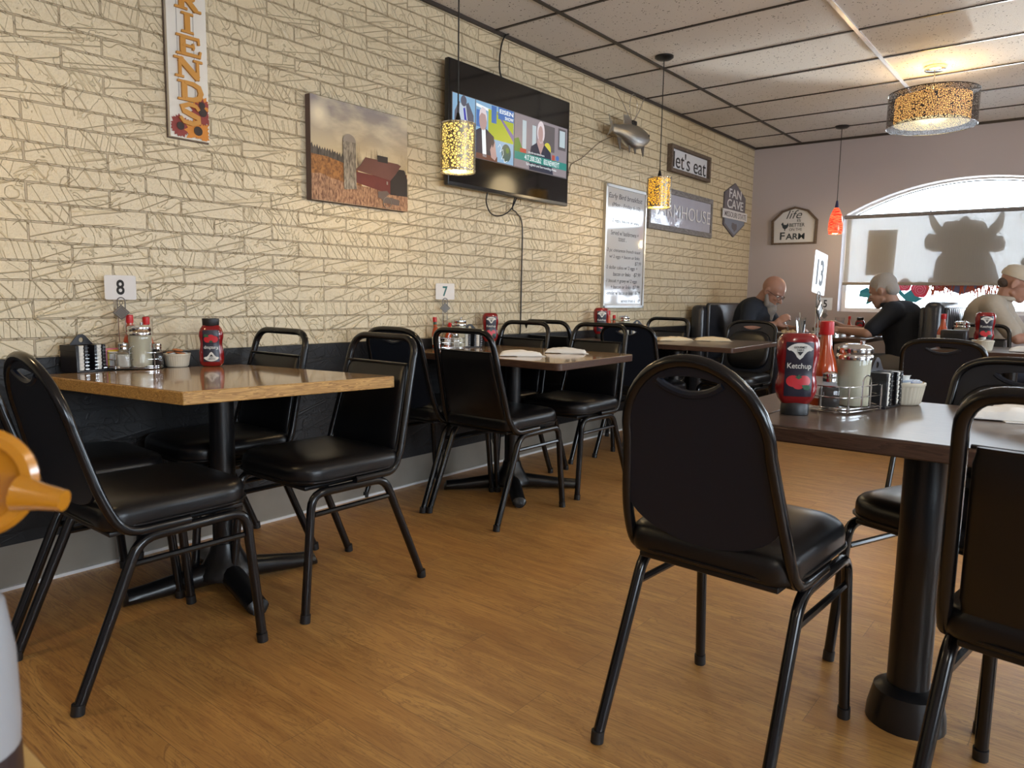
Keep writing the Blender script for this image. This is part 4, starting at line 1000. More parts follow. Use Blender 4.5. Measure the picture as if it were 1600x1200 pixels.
def grass_canvas(name, a, b, sc):
    g = NT(name); sp = g.n('ShaderNodeSeparateXYZ', {0: g.tc.outputs['Object']})
    v = g.n('ShaderNodeCombineXYZ', {0: g.math('MULTIPLY', sp.outputs[1], sc[0]), 1: g.math('MULTIPLY', sp.outputs[2], sc[1])}).outputs[0]
    n = g.n('ShaderNodeTexNoise', {'Vector': v, 'Scale': 1.0, 'Detail': 6.0, 'Distortion': .8}).outputs['Fac']
    g.set('Base Color', g.mixc(g.n('ShaderNodeMapRange', {0: n, 1: .35, 2: .65}).outputs[0], a, b)); g.set('Roughness', .75)
sky_canvas(); grass_canvas('canvas_grass', (.13, .06, .035), (.45, .26, .15), (110, 40)); grass_canvas('canvas_field', (.14, .06, .02), (.38, .17, .05), (60, 50)); grass_canvas('canvas_trees', (.03, .025, .022), (.13, .11, .09), (200, 12))
mat('canvas_roof', (.14, .060, .048), .75, var=.25); mat('canvas_barn', (.13, .030, .025), .75, var=.3); grass_canvas('canvas_silo', (.10, .085, .07), (.34, .30, .24), (90, 25)); mat('canvas_dome', (.27, .235, .20), .7); mat('canvas_dark', (.035, .028, .026), .8); mat('canvas_tractor', (.13, .10, .09), .8)
MB().box(((y0+y1)/2, (z0+z1)/2, .018), (CW, CH_, .036), WB).build('stretched_canvas', 'canvas_sky', cv, smooth=False)
MB().box((y0-.0006, (z0+z1)/2, .018), (.0012, CH_, .0365), WB).box(((y0+y1)/2, z0-.0006, .018), (CW, .0012, .0365), WB).build('wrapped_edge', 'canvas_side', cv, smooth=False)
def C2(px, py):      # picture coordinates -> fraction of the canvas
    return (y0+CW*px, z0+CH_*(1-py))
def shape(name, m_, pts, k): MB().poly([[C2(*p) for p in pts]], .0004, T(.036+.0005*k, 0, 0) @ WB).build(name, m_, cv, smooth=False)
rr = random.Random(4)
tre = [(0, .62)]+[(i/30, .485+rr.uniform(-.035, .035)) for i in range(31)]+[(1, .62)]
tre = [(0, .62), (0, .47)]+[(.01+i*.012, .46+.05*(i/26)+(.03 if i % 2 else 0)+rr.uniform(-.01, .01)) for i in range(26)]+[(.34, .62)]
shape('painted_treeline', 'canvas_trees', tre, 1)
tw = MB()
for i in range(70):
    x = rr.choice([rr.uniform(.44, .60), rr.uniform(.90, .995), rr.uniform(.84, .99), rr.uniform(.60, .75)]); b = .62 if x < .8 else .80; t_ = b-rr.uniform(.12, .24)-(.22 if x > .9 else 0)*rr.random()
    a = C2(x, b); c = C2(min(.995, x+rr.uniform(-.02, .02)), t_); tw.poly([[(a[0]-.0008, a[1]), (a[0]+.0008, a[1]), (c[0], c[1])]], .0003, T(.0368, 0, 0) @ WB)
tw.build('painted_trees', 'canvas_tractor', cv, smooth=False)
shape('painted_field', 'canvas_field', [(0, .56), (.15, .565), (.36, .61), (.45, .64), (.5, .82), (0, .80)], 3)
shape('painted_grass', 'canvas_grass', [(0, .75), (.08, .735), (.2, .77), (.4, .80), (.7, .80), (1, .84), (1, .998), (0, .998)], 4)
shape('painted_barn', 'canvas_barn', [(.42, .66), (.80, .68), (.99, .60), (.99, .83), (.80, .84), (.42, .77)], 5)
shape('painted_shadow', 'canvas_dark', [(.80, .70), (.90, .56), (.96, .56), (.995, .66), (.995, .84), (.80, .845)], 6)
shape('painted_roof', 'canvas_roof', [(.42, .645), (.47, .60), (.53, .50), (.88, .505), (.92, .52), (.86, .62), (.80, .695)], 7)
shape('painted_vent', 'canvas_dark', [(.66, .455), (.77, .455), (.77, .52), (.66, .52)], 8)
shape('painted_silo', 'canvas_silo', [(.30, .375), (.43, .375), (.435, .84), (.31, .86)], 8)
shape('painted_dome', 'canvas_dome', [(.365+.065*math.cos(PI-PI*k/10), .38-.075*math.sin(PI*k/10)) for k in range(11)], 9)
shape('painted_window', 'canvas_dome', [(.755, .71), (.77, .712), (.77, .745), (.755, .743)], 9)
shape('painted_tractor', 'canvas_tractor', [(.66, .83), (.76, .81), (.79, .84), (.75, .87), (.90, .89), (.90, .95), (.72, .94), (.70, .90), (.66, .89)], 9)
MB().tube([C2(.76+.045*math.cos(a), .935+.058*math.sin(a))+(0,) for a in [2*PI*k/16 for k in range(16)]], .0016, 5, True, T(.042, 0, 0) @ WB).build('painted_wheel', 'canvas_dome', cv)

# television
tv = thing('television', 'black wall-mounted flat television showing two news panels', 'television', (0, 0, 0))
MB().rbox((3.545, 1.986, .067), (1.150, .668, .032), .006, 2, WB).build('housing', 'tv_bezel', tv)
MB().box((3.545, 1.992, .0837), (1.134, .640, .0015), WB).build('screen', 'tv_black', tv, smooth=False)
MB().box((3.545, 1.98, .020), (.42, .40, .036), WB).build('wall_bracket', 'cast_black', tv)
def em(name, c, s=1.0): return mat('lit_'+name, tuple(x*.1 for x in c), .2, emis=c, es=s)
em('room', (.24, .21, .23)); em('window', (.42, .50, .54)); em('hair', (.62, .55, .58)); em('face', (.40, .27, .26)); em('navy', (.025, .03, .055)); em('teal', (.03, .22, .19)); em('white', (.75, .80, .82)); em('blue', (.06, .15, .40)); em('sky', (.22, .38, .55)); em('lime', (.34, .40, .04)); em('green', (.09, .20, .05)); em('suit', (.10, .10, .13)); em('shirt', (.45, .52, .60)); em('maroon', (.12, .05, .04)); em('yellow', (.55, .50, .06)); em('frame', (.10, .09, .10)); em('red', (.40, .07, .05)); em('tie', (.05, .05, .35)); em('violet', (.18, .15, .32)); em('helmet', (.04, .10, .10))
sx0, sx1, sz0, sz1 = 2.994, 4.095, 1.826, 2.146
pic = MB().box(((sx0+sx1)/2, (sz0+sz1)/2, .0849), (sx1-sx0, sz1-sz0, .0006), WB).build('picture', 'lit_frame', tv, smooth=False)
def tvp(name, m_, pts, k): return MB().poly([[(sx0+(sx1-sx0)*x, sz1-(sz1-sz0)*y) for x, y in pts]], .0001, T(.0852+.00025*k, 0, 0) @ WB).build(name, 'lit_'+m_, pic, smooth=False)
def rc(a, b, c, d): return [(a, b), (c, b), (c, d), (a, d)]
def el(x, y, a, b, n=20): return [(x+a*math.cos(2*PI*k/n), y+b*math.sin(2*PI*k/n)) for k in range(n)]
tvp('backdrop', 'sky', rc(.005, .01, .172, .98), 1); tvp('suit', 'suit', [(.02, .3), (.05, .12), (.08, .2), (.12, .1), (.16, .3), (.168, .98), (.01, .98)], 2); tvp('shirt', 'shirt', [(.055, .15), (.10, .12), (.145, .98), (.05, .98)], 3); tvp('tie', 'tie', [(.082, .22), (.095, .20), (.118, .6), (.105, .7)], 4)
tvp('head', 'suit', el(.085, .10, .022, .09), 4)
tvp('studio', 'sky', rc(.178, .01, .488, .98), 1); tvp('studio_panel', 'blue', rc(.182, .16, .26, .45), 2); tvp('studio_light', 'white', [(.18, .06), (.30, .10), (.30, .15), (.18, .11)], 2)
tvp('field_view', 'lime', rc(.275, .10, .485, .60), 3); tvp('road', 'violet', [(.35, .12), (.485, .44), (.485, .56), (.34, .12)], 4); tvp('goal', 'blue', rc(.30, .02, .34, .32), 5)
tvp('logo_panel', 'blue', rc(.355, .01, .485, .22), 5)
MB().text('EISEN', (sx0+.365*(sx1-sx0), sz1-.115*(sz1-sz0), .115*(sx1-sx0), .075*(sz1-sz0)), T(.0870, 0, 0) @ WB, .0002, .02).text('SHOW', (sx0+.410*(sx1-sx0), sz1-.205*(sz1-sz0), .072*(sx1-sx0), .06*(sz1-sz0)), T(.0870, 0, 0) @ WB, .0002, .02).build('lettering', 'lit_white', pic, smooth=False)
tvp('lower_room', 'sky', rc(.33, .62, .485, .98), 4); tvp('helmet', 'helmet', el(.425, .79, .04, .16), 5); tvp('helmet_mark', 'green', el(.435, .74, .014, .05), 6)
tvp('jacket', 'navy', [(.178, .52), (.215, .46), (.26, .46), (.32, .56), (.345, .98), (.178, .98)], 6); tvp('tee', 'white', [(.222, .48), (.252, .47), (.262, .95), (.232, .95)], 7); tvp('face', 'face', el(.232, .32, .030, .18), 7); tvp('hair', 'hair', [(.202, .28), (.206, .17), (.225, .10), (.25, .12), (.262, .22), (.262, .34), (.25, .22), (.22, .20)], 8)
tvp('hand', 'face', [(.29, .80), (.305, .70), (.312, .76), (.33, .62), (.334, .74), (.345, .90), (.33, .97), (.30, .93)], 8); tvp('table', 'maroon', rc(.178, .90, .35, .99), 7)
MB().tube([(sx0+(sx1-sx0)*x, sz1-(sz1-sz0)*y, 0) for x, y in [(.355, .72), (.37, .66), (.385, .72), (.372, .80), (.395, .74), (.40, .82), (.385, .92), (.405, .9), (.41, .96), (.435, .93)]], .0018, 4, M=T(.0874, 0, 0) @ WB).build('signature', 'lit_white', pic)
tvp('home', 'room', rc(.495, .01, .995, .98), 1); tvp('window_light', 'window', rc(.565, .10, .60, .66), 2); tvp('window_light', 'window', rc(.655, .14, .69, .66), 2); tvp('picture_frame', 'frame', rc(.905, .04, .985, .46), 2); tvp('frame_art', 'window', rc(.92, .08, .975, .40), 3); tvp('cabinet', 'frame', rc(.76, .06, .87, .55), 2); tvp('bouquet', 'yellow', el(.80, .52, .035, .13), 3)
tvp('plant', 'green', [(.495, .48), (.53, .44), (.56, .6), (.60, .68), (.60, .74), (.495, .74)], 3); tvp('red_flowers', 'red', rc(.545, .62, .60, .70), 4)
tvp('top', 'navy', [(.63, .74), (.645, .54), (.70, .44), (.765, .44), (.83, .56), (.86, .98), (.63, .98)], 4); tvp('neck', 'face', [(.705, .36), (.755, .36), (.765, .46), (.735, .66), (.70, .46)], 5); tvp('hair', 'hair', el(.735, .23, .036, .21), 5); tvp('face', 'face', el(.732, .26, .023, .15), 6)
tvp('banner', 'teal', [(.495, .70), (.995, .80), (.995, .92), (.495, .82)] and rc(.495, .70, .995, .84), 8)
MB().text('417.300.3262', (sx0+.585*(sx1-sx0), sz1-.82*(sz1-sz0), .155*(sx1-sx0), .10*(sz1-sz0)), T(.0876, 0, 0) @ WB, .0002, .01).text('833.NEWKEYT', (sx0+.765*(sx1-sx0), sz1-.82*(sz1-sz0), .155*(sx1-sx0), .10*(sz1-sz0)), T(.0876, 0, 0) @ WB, .0002, .01).text('Springfield and Surrounding Areas', (sx0+.60*(sx1-sx0), sz1-.92*(sz1-sz0), .29*(sx1-sx0), .06*(sz1-sz0)), T(.0876, 0, 0) @ WB, .0002).text('mydreamkitchen', (sx0+.62*(sx1-sx0), sz1-.69*(sz1-sz0), .15*(sx1-sx0), .05*(sz1-sz0)), T(.0876, 0, 0) @ WB, .0002).build('caption', 'lit_white', pic, smooth=False)
tvp('badge', 'red', rc(.845, .60, .872, .70), 9); tvp('badge', 'blue', el(.90, .64, .016, .05), 9)

def cord(name, label, pts, r, m_='cable', parent=None):
    P = [Vector(p) for p in pts]; out = []
    for i in range(len(P)-1):
        a, b, c, d = P[max(i-1, 0)], P[i], P[i+1], P[min(i+2, len(P)-1)]
        for k in range(6):
            t = k/6; out.append(.5*((2*b)+(-a+c)*t+(2*a-5*b+4*c-d)*t*t+(-a+3*b-3*c+d)*t**3))
    out.append(P[-1]); return tag(MB().tube(out, r, 8).build(name, m_), label, 'cable')
cord('power_cable', 'black cable rising from the television to the ceiling', [(.05, 3.48, 2.30), (.04, 3.45, 2.36), (.03, 3.46, 2.46), (.02, 3.50, 2.56), (.03, 3.54, 2.60)], .005)
cord('power_cable', 'black cable looping below the television and running down the brick wall', [(.05, 3.60, 1.66), (.03, 3.60, 1.59), (.015, 3.66, 1.57), (.010, 3.725, 1.50), (.008, 3.730, 1.2), (.008, 3.728, .85), (.010, 3.72, .82)], .004)
cord('power_cable', 'loose cable loop hanging directly under the television', [(.05, 3.34, 1.66), (.04, 3.34, 1.60), (.035, 3.39, 1.54), (.035, 3.48, 1.535), (.04, 3.57, 1.58), (.05, 3.62, 1.66)], .004)
cord('speaker_wire', 'thin wire running from the metal fish down the bricks to the television', [(.03, 4.75, 2.22), (.010, 4.60, 2.15), (.008, 4.40, 2.02), (.008, 4.26, 1.95), (.008, 4.22, 1.86), (.05, 4.10, 1.80)], .0022, 'wire_tan')

# metal fish
fs_ = thing('fish_sculpture', 'silver metal fish with wire feelers hanging high on the brick wall', 'wall sculpture', (.11, 4.89, 2.245))
rings = []
for t_, h, w, dz in [(-.27, .030, .010, .0), (-.24, .038, .014, .0), (-.20, .034, .022, .0), (-.15, .055, .038, -.004), (-.08, .078, .052, -.010), (0, .090, .058, -.014), (.08, .086, .056, -.010), (.15, .068, .046, -.002), (.20, .050, .036, .006), (.235, .034, .024, .008), (.255, .014, .010, .008)]:
    rings.append([(w*math.cos(q), t_, dz+h*math.sin(q)) for q in [2*PI*k/20 for k in range(20)]])
MB().loft(rings).build('body', 'tin', fs_, sub=1)
MB().poly([[(-.25, 0), (-.33, .085), (-.30, .0), (-.34, -.06)]], .004, WB).build('tail_fin', 'tin', fs_)
for x in (-.20, -.06, .02, .14): MB().poly([[(x-.03, -.055), (x+.025, -.055), (x+.02, -.125), (x+.012, -.135)]], .006, T(.01, 0, 0) @ WB).build('fin', 'pewter', fs_)
MB().poly([[(-.12, .06), (.03, .072), (-.06, .125), (-.13, .12)]], .005, WB).build('dorsal_fin', 'tin', fs_)
MB().rbox((0, .02, .088), (.03, .06, .030), .004).build('clip', 'cast_black', fs_)
MB().tube([(0, -.02, .09), (-.02, -.10, .20), (-.05, -.19, .31)], .003, 6).tube([(0, .02, .10), (0, .10, .19), (-.02, .20, .30)], .003, 6).tube([(0, 0, .09)]+[(0, .01+.055*math.sin(a), .20-.09*math.cos(a)) for a in [2*PI*k/14 for k in range(1, 14)]]+[(0, -.01, .09)], .0025, 6).build('feeler', 'chrome', fs_)
MB().ell((.030, .20, .022), (.009, .009, .009)).build('eye', 'ink', fs_)

# white menu board
wb2 = thing('menu_board', 'tall white dry-erase menu board with handwritten breakfast specials', 'menu board', (0, 0, 0))
by0, by1, bz0, bz1 = 4.70, 5.315, .975, 1.885
MB().box(((by0+by1)/2, (bz0+bz1)/2, .010), (by1-by0, bz1-bz0, .014), WB).build('board', 'whiteboard', wb2, smooth=False)
m = MB()
for c, d in ((((by0+by1)/2, bz1-.01), (by1-by0, .022)), (((by0+by1)/2, bz0+.01), (by1-by0, .022)), ((by0+.01, (bz0+bz1)/2), (.022, bz1-bz0)), ((by1-.01, (bz0+bz1)/2), (.022, bz1-bz0))): m.box((c[0], c[1], .014), (d[0], d[1], .026), WB)
m.build('frame', 'brushed', wb2, smooth=False, bevel=.002)
m = MB(); M = T(.0175, 0, 0) @ WB
lines = [('Early Bird breakfast', .05, .030, .50, .050), ('(Mon - Friday 6-10)', .10, .100, .42, .036), ('-2 eggs, bacon or links', .09, .225, .42, .030), ('Served w/ hashbrowns +', .09, .315, .42, .034), ('toast .', .20, .365, .12, .030),
         ('-3 pc cinnamon french toast', .03, .455, .52, .034), ('w/ 2 eggs + bacon or links', .08, .505, .46, .032), ('$7.99', .46, .548, .10, .032), ('-2 dollar cakes w/ 2 eggs +', .03, .590, .48, .034), ('bacon or links   -$7.99', .14, .640, .42, .034),
         ('-1 biscuit + gravy w/ 2 eggs', .03, .695, .48, .034), ('+ bacon or links -$7.99', .11, .742, .44, .034), ('-omelet w/ bacon or links', .05, .790, .40, .030), ('-$7.99', .47, .790, .09, .030), ('served from 6 - 10', .26, .855, .30, .026)]
for tx, x, zt, w, h in lines: m.text(tx, (by0+x*1.02, bz1-.03-zt*.95-h, w, h), M, .0004, .0, .12)
m.build('handwriting', 'marker', wb2, smooth=False)

# LET'S EAT
le = thing('framed_sign', 'small wooden framed sign reading let\'s eat on the brick wall', 'wall sign', (0, 0, 0))
a0, a1, c0, c1 = 5.675, 6.455, 2.105, 2.325
MB().poly([[(a0, c0), (a1, c0), (a1, c1), (a0, c1)], [(a0+.03, c0+.028), (a1-.03, c0+.028), (a1-.03, c1-.028), (a0+.03, c1-.028)]], .045, WB).build('frame', 'barn_wood', le, smooth=False, bevel=.002)
MB().box(((a0+a1)/2, (c0+c1)/2, .010), (a1-a0-.05, c1-c0-.05, .012), WB).build('panel', 'farm_white', le, smooth=False)
MB().text("let's eat", (a0+.085, c0+.045, a1-a0-.14, .135), T(.0165, 0, 0) @ WB, .002, .0).build('lettering', 'ink', le, smooth=False)
# FARMHOUSE
fh = thing('farmhouse_sign', 'large grey farmhouse sign still wrapped in shiny plastic', 'wall sign', (0, 0, 0))
a0, a1, c0, c1 = 5.36, 6.585, 1.615, 1.968
MB().poly([[(a0, c0), (a1, c0), (a1, c1), (a0, c1)], [(a0+.03, c0+.045), (a1-.03, c0+.045), (a1-.03, c1-.045), (a0+.03, c1-.045)]], .024, WB).build('frame', 'grey_wood', fh, smooth=False, bevel=.002)
pn = MB(); nx, nz = 40, 12; vs = []
for j in range(nz+1):
    for i in range(nx+1): u, v = i/nx, j/nz; vs.append((a0+.02+(a1-a0-.04)*u, c0+.03+(c1-c0-.06)*v, .015+.005*noise.noise(Vector((u*7, v*2.5, 1)))))
pn.add(vs, [(j*(nx+1)+i, j*(nx+1)+i+1, (j+1)*(nx+1)+i+1, (j+1)*(nx+1)+i) for j in range(nz) for i in range(nx)], WB).build('wrapped_panel', 'plastic_wrap', fh)
MB().text('FARMHOUSE', (a0+.10, c0+.120, a1-a0-.15, .110), T(.0215, 0, 0) @ WB, .001, -.008).build('lettering', 'sign_pale', fh, smooth=False)
# FAN CAVE shield
fc = thing('shield_sign', 'dark metal shield sign reading fan cave near the room corner', 'wall sign', (0, 0, 0))
MB().poly([[(6.865, 2.075), (7.115, 2.185), (7.385, 2.065), (7.385, 1.80), (7.12, 1.665), (6.865, 1.77)]], .016, WB).build('plate', 'sign_slate', fc, smooth=False, bevel=.002)
MB().poly([[(6.895, 1.79), (7.355, 1.81), (7.355, 1.815), (7.12, 1.69)]][:1] and [[(6.885, 1.835), (7.365, 1.835), (7.365, 1.808), (7.12, 1.685), (6.885, 1.785)]], .002, T(.0162, 0, 0) @ WB).build('lower_field', 'sign_blue', fc, smooth=False)
MB().box((7.12, 1.875, .020), (.60, .085, .012), WB).build('banner', 'sign_pale', fc, smooth=False, bevel=.002)
MB().text('FAN', (6.965, 2.035, .30, .085), T(.0162, 0, 0) @ WB, .002, .01).text('CAVE', (6.925, 1.935, .40, .085), T(.0162, 0, 0) @ WB, .002, .01).build('lettering', 'sign_pale', fc, smooth=False)
MB().text('MISSOURI STATE', (6.85, 1.848, .54, .052), T(.0262, 0, 0) @ WB, .001, .01).build('banner_lettering', 'sign_slate', fc, smooth=False)
bear = MB().poly([[(7.06, 1.80), (7.05, 1.765), (7.075, 1.74), (7.10, 1.735), (7.12, 1.715), (7.15, 1.73), (7.18, 1.745), (7.185, 1.78), (7.165, 1.80), (7.14, 1.79), (7.10, 1.80)]], .001, T(.0184, 0, 0) @ WB).build('emblem', 'sign_slate', fc, smooth=False)
# farm sign on the far wall
fm = thing('barn_shaped_sign', 'barn-shaped white sign reading life is better on the farm, left of the window', 'wall sign', (0, 0, 0))
O_ = [(.232, 1.612), (.672, 1.612), (.676, 1.845), (.58, 1.945), (.45, 1.983), (.32, 1.945), (.222, 1.850)]
c_ = Vector((.45, 1.79)); I_ = [tuple(c_+(Vector(p)-c_)*.90) for p in O_]
MB().poly([O_, I_], .028, WF).build('frame', 'barn_wood', fm, smooth=False, bevel=.002)
MB().poly([[tuple(c_+(Vector(p)-c_)*.95) for p in O_]], .010, WF).build('panel', 'farm_white', fm, smooth=False)
FM = T(0, -.0105, 0) @ WF
m = MB().text('life', (.365, 1.865, .155, .082), FM, .001, -.004, .35).text('IS', (.475, 1.832, .035, .026), FM, .001, .01).text('BETTER', (.400, 1.785, .150, .034), FM, .001, .015).text('ON THE', (.400, 1.745, .125, .026), FM, .001, .0).text('F', (.312, 1.660, .048, .074), FM, .001, .02).text('ARM', (.370, 1.660, .185, .060), FM, .001, .02)
m.poly([[(.325, 1.825), (.335, 1.832), (.345, 1.808), (.372, 1.806), (.385, 1.828), (.392, 1.800), (.380, 1.775), (.362, 1.765), (.360, 1.748), (.352, 1.748), (.352, 1.765), (.335, 1.778), (.328, 1.800), (.318, 1.812)]], .001, FM)
m.build('lettering', 'farm_ink', fm, smooth=False)

# ---------------- lamps ----------------
def lace_mat(name, c, metal, scale, thr):
    m = bpy.data.materials.new(name); nt, b = nodes(m); b.inputs['Base Color'].default_value = (*c, 1); b.inputs['Metallic'].default_value = metal; b.inputs['Roughness'].default_value = .3
    tc = nt.nodes.new('ShaderNodeTexCoord'); v = nt.nodes.new('ShaderNodeTexVoronoi'); v.feature = 'DISTANCE_TO_EDGE'; v.inputs['Scale'].default_value = scale
    nt.links.new(tc.outputs['Object'], v.inputs['Vector']); l = nt.nodes.new('ShaderNodeMath'); l.operation = 'LESS_THAN'; l.inputs[1].default_value = thr
    nt.links.new(v.outputs['Distance'], l.inputs[0]); nt.links.new(l.outputs[0], b.inputs['Alpha']); MATS[name] = m
lace_mat('lace_chrome', (.30, .27, .20), 1, 80, .13); lace_mat('lace_dark', (.07, .065, .07), .6, 85, .12)
mat('lit_shade_pale', (.8, .7, .4), .6, emis=(1.0, .70, .16), es=1.15); mat('lit_shade_amber', (.8, .5, .1), .6, emis=(1.0, .48, .03), es=1.1); mat('lit_shade_drum', (.8, .6, .35), .6, emis=(1.0, .50, .14), es=.75)
mat('lit_bulb', (1, .9, .7), .4, emis=(1, .86, .55), es=5); mat('lit_diffuser', (.9, .85, .6), .5, emis=(1, .78, .38), es=.55)
g = NT('lit_red_glass'); n_ = g.n('ShaderNodeTexNoise', {'Vector': g.n('ShaderNodeVectorMath', {0: g.tc.outputs['Object'], 1: (12.0, 12.0, 120.0)}, operation='MULTIPLY').outputs[0], 'Scale': 1.0, 'Detail': 3.0, 'Distortion': 2.0})
f_ = g.n('ShaderNodeMapRange', {0: n_.outputs['Fac'], 1: .42, 2: .62}).outputs[0]
g.set('Base Color', g.mixc(f_, (.35, .01, .01), (.8, .2, .08))); g.set('Emission Color', g.mixc(f_, (.9, .02, .015), (1, .28, .10))); g.set('Emission Strength', .9); g.set('Roughness', .12)
def pendant(label, x, y, zt, zb, r, kind):
    t = thing('pendant_lamp', label, 'lamp', (x, y, 0), 0, None)
    MB().lathe([(.060, H-.0005), (.060, H-.010), (.045, H-.020), (.012, H-.026)], 28).build('canopy', 'cast_black', t)
    MB().tube([(0, 0, H-.02), (0, 0, zt+.04)], .0032, 8).build('cord', 'cable', t)
    if kind == 'red':
        MB().lathe([(.008, zt+.05), (.016, zt), (.018, zt-.015)], 16).build('socket', 'mat_blue', t)
        MB().lathe([(.016, zt-.01), (.030, zt-.03), (.050, zt-.08), (.062, zt-.15), (.063, zt-.20), (.056, zb)], 28).build('lamp_shade', 'lit_red_glass', t)
    else:
        MB().lathe([(.006, zt+.05), (.013, zt+.02), (.014, zt)], 16).build('socket', 'cast_black', t)
        MB().lathe([(r-.010, zb+.008), (r-.010, zt-.006), (r*.2, zt-.004)], 36).build('lamp_shade', 'lit_shade_pale' if kind == 'pale' else 'lit_shade_amber', t)
        MB().lathe([(r, zb+.004), (r, zt-.002)], 40).build('lace_sleeve', 'lace_chrome', t)
        MB().tube([(r*math.cos(a), r*math.sin(a), zt) for a in [2*PI*k/32 for k in range(32)]], .0028, 6, True).build('rim', 'chrome', t)
        MB().tube([(r*math.cos(a), r*math.sin(a), zb+.014) for a in [2*PI*k/32 for k in range(32)]], .0028, 6, True).build('rim', 'chrome', t)
        MB().ell((0, 0, zb+.04), (.028, .028, .03)).build('bulb', 'lit_bulb', t)
    l = light('pendant_bulb_light', 'POINT', (x, y, zb-.03), (0, 0, 0), 6, (1, .72, .38), shadow_soft_size=.04); 
    return t
mat('mat_blue', (.02, .03, .12), .3)
pendant('pale glowing lace pendant lamp in front of the television', .573, 2.52, 1.822, 1.605, .080, 'pale')
pendant('pale lace pendant lamp over table 8, outside the picture', .565, .56, 1.822, 1.605, .080, 'pale')
pendant('orange glowing lace pendant lamp over the table with the kraft napkins', .584, 4.446, 1.835, 1.640, .080, 'amber')
pendant('red glass pendant lamp at the left side of the arched window', .979, 7.087, 1.90, 1.655, .063, 'red')
dl = thing('drum_lamp', 'large drum ceiling lamp with a dark mesh sleeve over the middle of the room', 'lamp', (1.928, 5.672, 0))
MB().lathe([(.065, H-.0005), (.065, H-.022), (.060, H-.026), (1e-4, H-.027)], 32).build('canopy', 'chrome', dl)
MB().tube([(-.004+.003*math.sin(k), .003*math.cos(k*1.3), H-.026-(H-.026-2.42)*k/8) for k in range(9)], .003, 6).build('chain', 'brushed', dl)
MB().lathe([(.225, 2.245), (.225, 2.405)], 64).build('lamp_shade', 'lit_shade_drum', dl)
MB().lathe([(.268, 2.215), (.268, 2.43)], 72).build('mesh_sleeve', 'lace_dark', dl)
MB().tube([(.268*math.cos(a), .268*math.sin(a), 2.215) for a in [2*PI*k/64 for k in range(64)]], .0022, 6, True).build('lower_rim', 'chrome', dl)
MB().tube([(.268*math.cos(a), .268*math.sin(a), 2.43) for a in [2*PI*k/64 for k in range(64)]], .003, 6, True).tube([(-.268, 0, 2.425), (.268, 0, 2.425)], .003, 6).tube([(0, -.268, 2.425), (0, .268, 2.425)], .003, 6).build('upper_rim', 'cast_black', dl)
df = MB().lathe([(.222, 2.238), (.222, 2.244), (1e-4, 2.244)], 48).build('diffuser', 'lit_diffuser', dl)
MB().lathe([(.018, 2.238), (.016, 2.228), (1e-4, 2.226)], 20).build('finial', 'brushed', dl)
light('drum_lamp_light', 'POINT', (1.928, 5.672, 2.47), (0, 0, 0), 7, (1, .60, .18), shadow_soft_size=.08)
light('drum_lamp_light', 'POINT', (1.928, 5.672, 2.10), (0, 0, 0), 4, (1, .76, .42), shadow_soft_size=.12)

drum_parts = dl
for i, (x, y) in enumerate(((3.30, 2.5), (3.6, -1.0), (4.3, 5.3))):  # unseen drum lamps, added to brighten the floor from above
    dup(dl, (x, y, 0), 20*i, ('large unseen drum lamp added to light the right side of the room', 'large unseen drum lamp added to light the back right of the room', 'large unseen drum lamp added for light near the second arched window')[i])
    light('drum_lamp_light', 'POINT', (x, y, 2.18), (0, 0, 0), 30, (1, .90, .76), shadow_soft_size=.15)
    light('drum_lamp_light', 'POINT', (x, y, 2.47), (0, 0, 0), 10, (1, .90, .75), shadow_soft_size=.08)

# ---------------- people ----------------
def remesh(o, vox, it=6, f=.6):
    md = o.modifiers.new('remesh', 'REMESH'); md.mode = 'VOXEL'; md.voxel_size = vox; md.use_smooth_shade = True
    sm = o.modifiers.new('smooth', 'SMOOTH'); sm.factor = f; sm.iterations = it
    return o
def limb(m, pts, rs, n=14):
    for i in range(len(pts)-1): m.cap(pts[i], pts[i+1], rs[i], rs[i+1], n=n)
    return m
def hand(m, wrist, d, palm_n, curl, side):
    """palm and five fingers; d = pointing direction, palm_n = palm normal"""
    d = Vector(d).normalized(); n = Vector(palm_n); n = (n-d*n.dot(d)).normalized(); s_ = d.cross(n)*side; w = Vector(wrist)
    m.cap(w, w+d*.03, .026, .030)
    for k in (-1, -.33, .33, 1): m.cap(w+d*.025+s_*.014*k, w+d*.085+s_*.027*k, .017, .0125)
    tips = []
    for k, l in ((-1, .062), (-.33, .078), (.33, .074), (1, .066)):
        b = w+d*.088+s_*.027*k; a = b; ang = 0
        for j, (q, r0_, r1_) in enumerate(((.45, .0098, .0092), (.32, .0092, .0085), (.23, .0085, .0075))):
            ang += curl*(.8+.15*k)*(1 if j else .7); c = a+(d*math.cos(ang)+n*math.sin(ang))*l*q; m.cap(a, c, r0_, r1_, n=10); a = c
        tips.append(a)
    b = w+d*.025+s_*.028; c = b+(d*.55+s_*.62+n*.35).normalized()*.042; e = c+(d*.85+s_*.05+n*.55).normalized()*.032
    m.cap(b, c, .016, .0115, n=10); m.cap(c, e, .0115, .0085, n=10)
    return tips
def person(label, o, face, neck, head, hrot, parts):
    """o = pelvis position, everything in world axes; face=+1 looks to +x, -1 to -x"""
    t = thing('person', label, 'person', (0, 0, 0)); return t
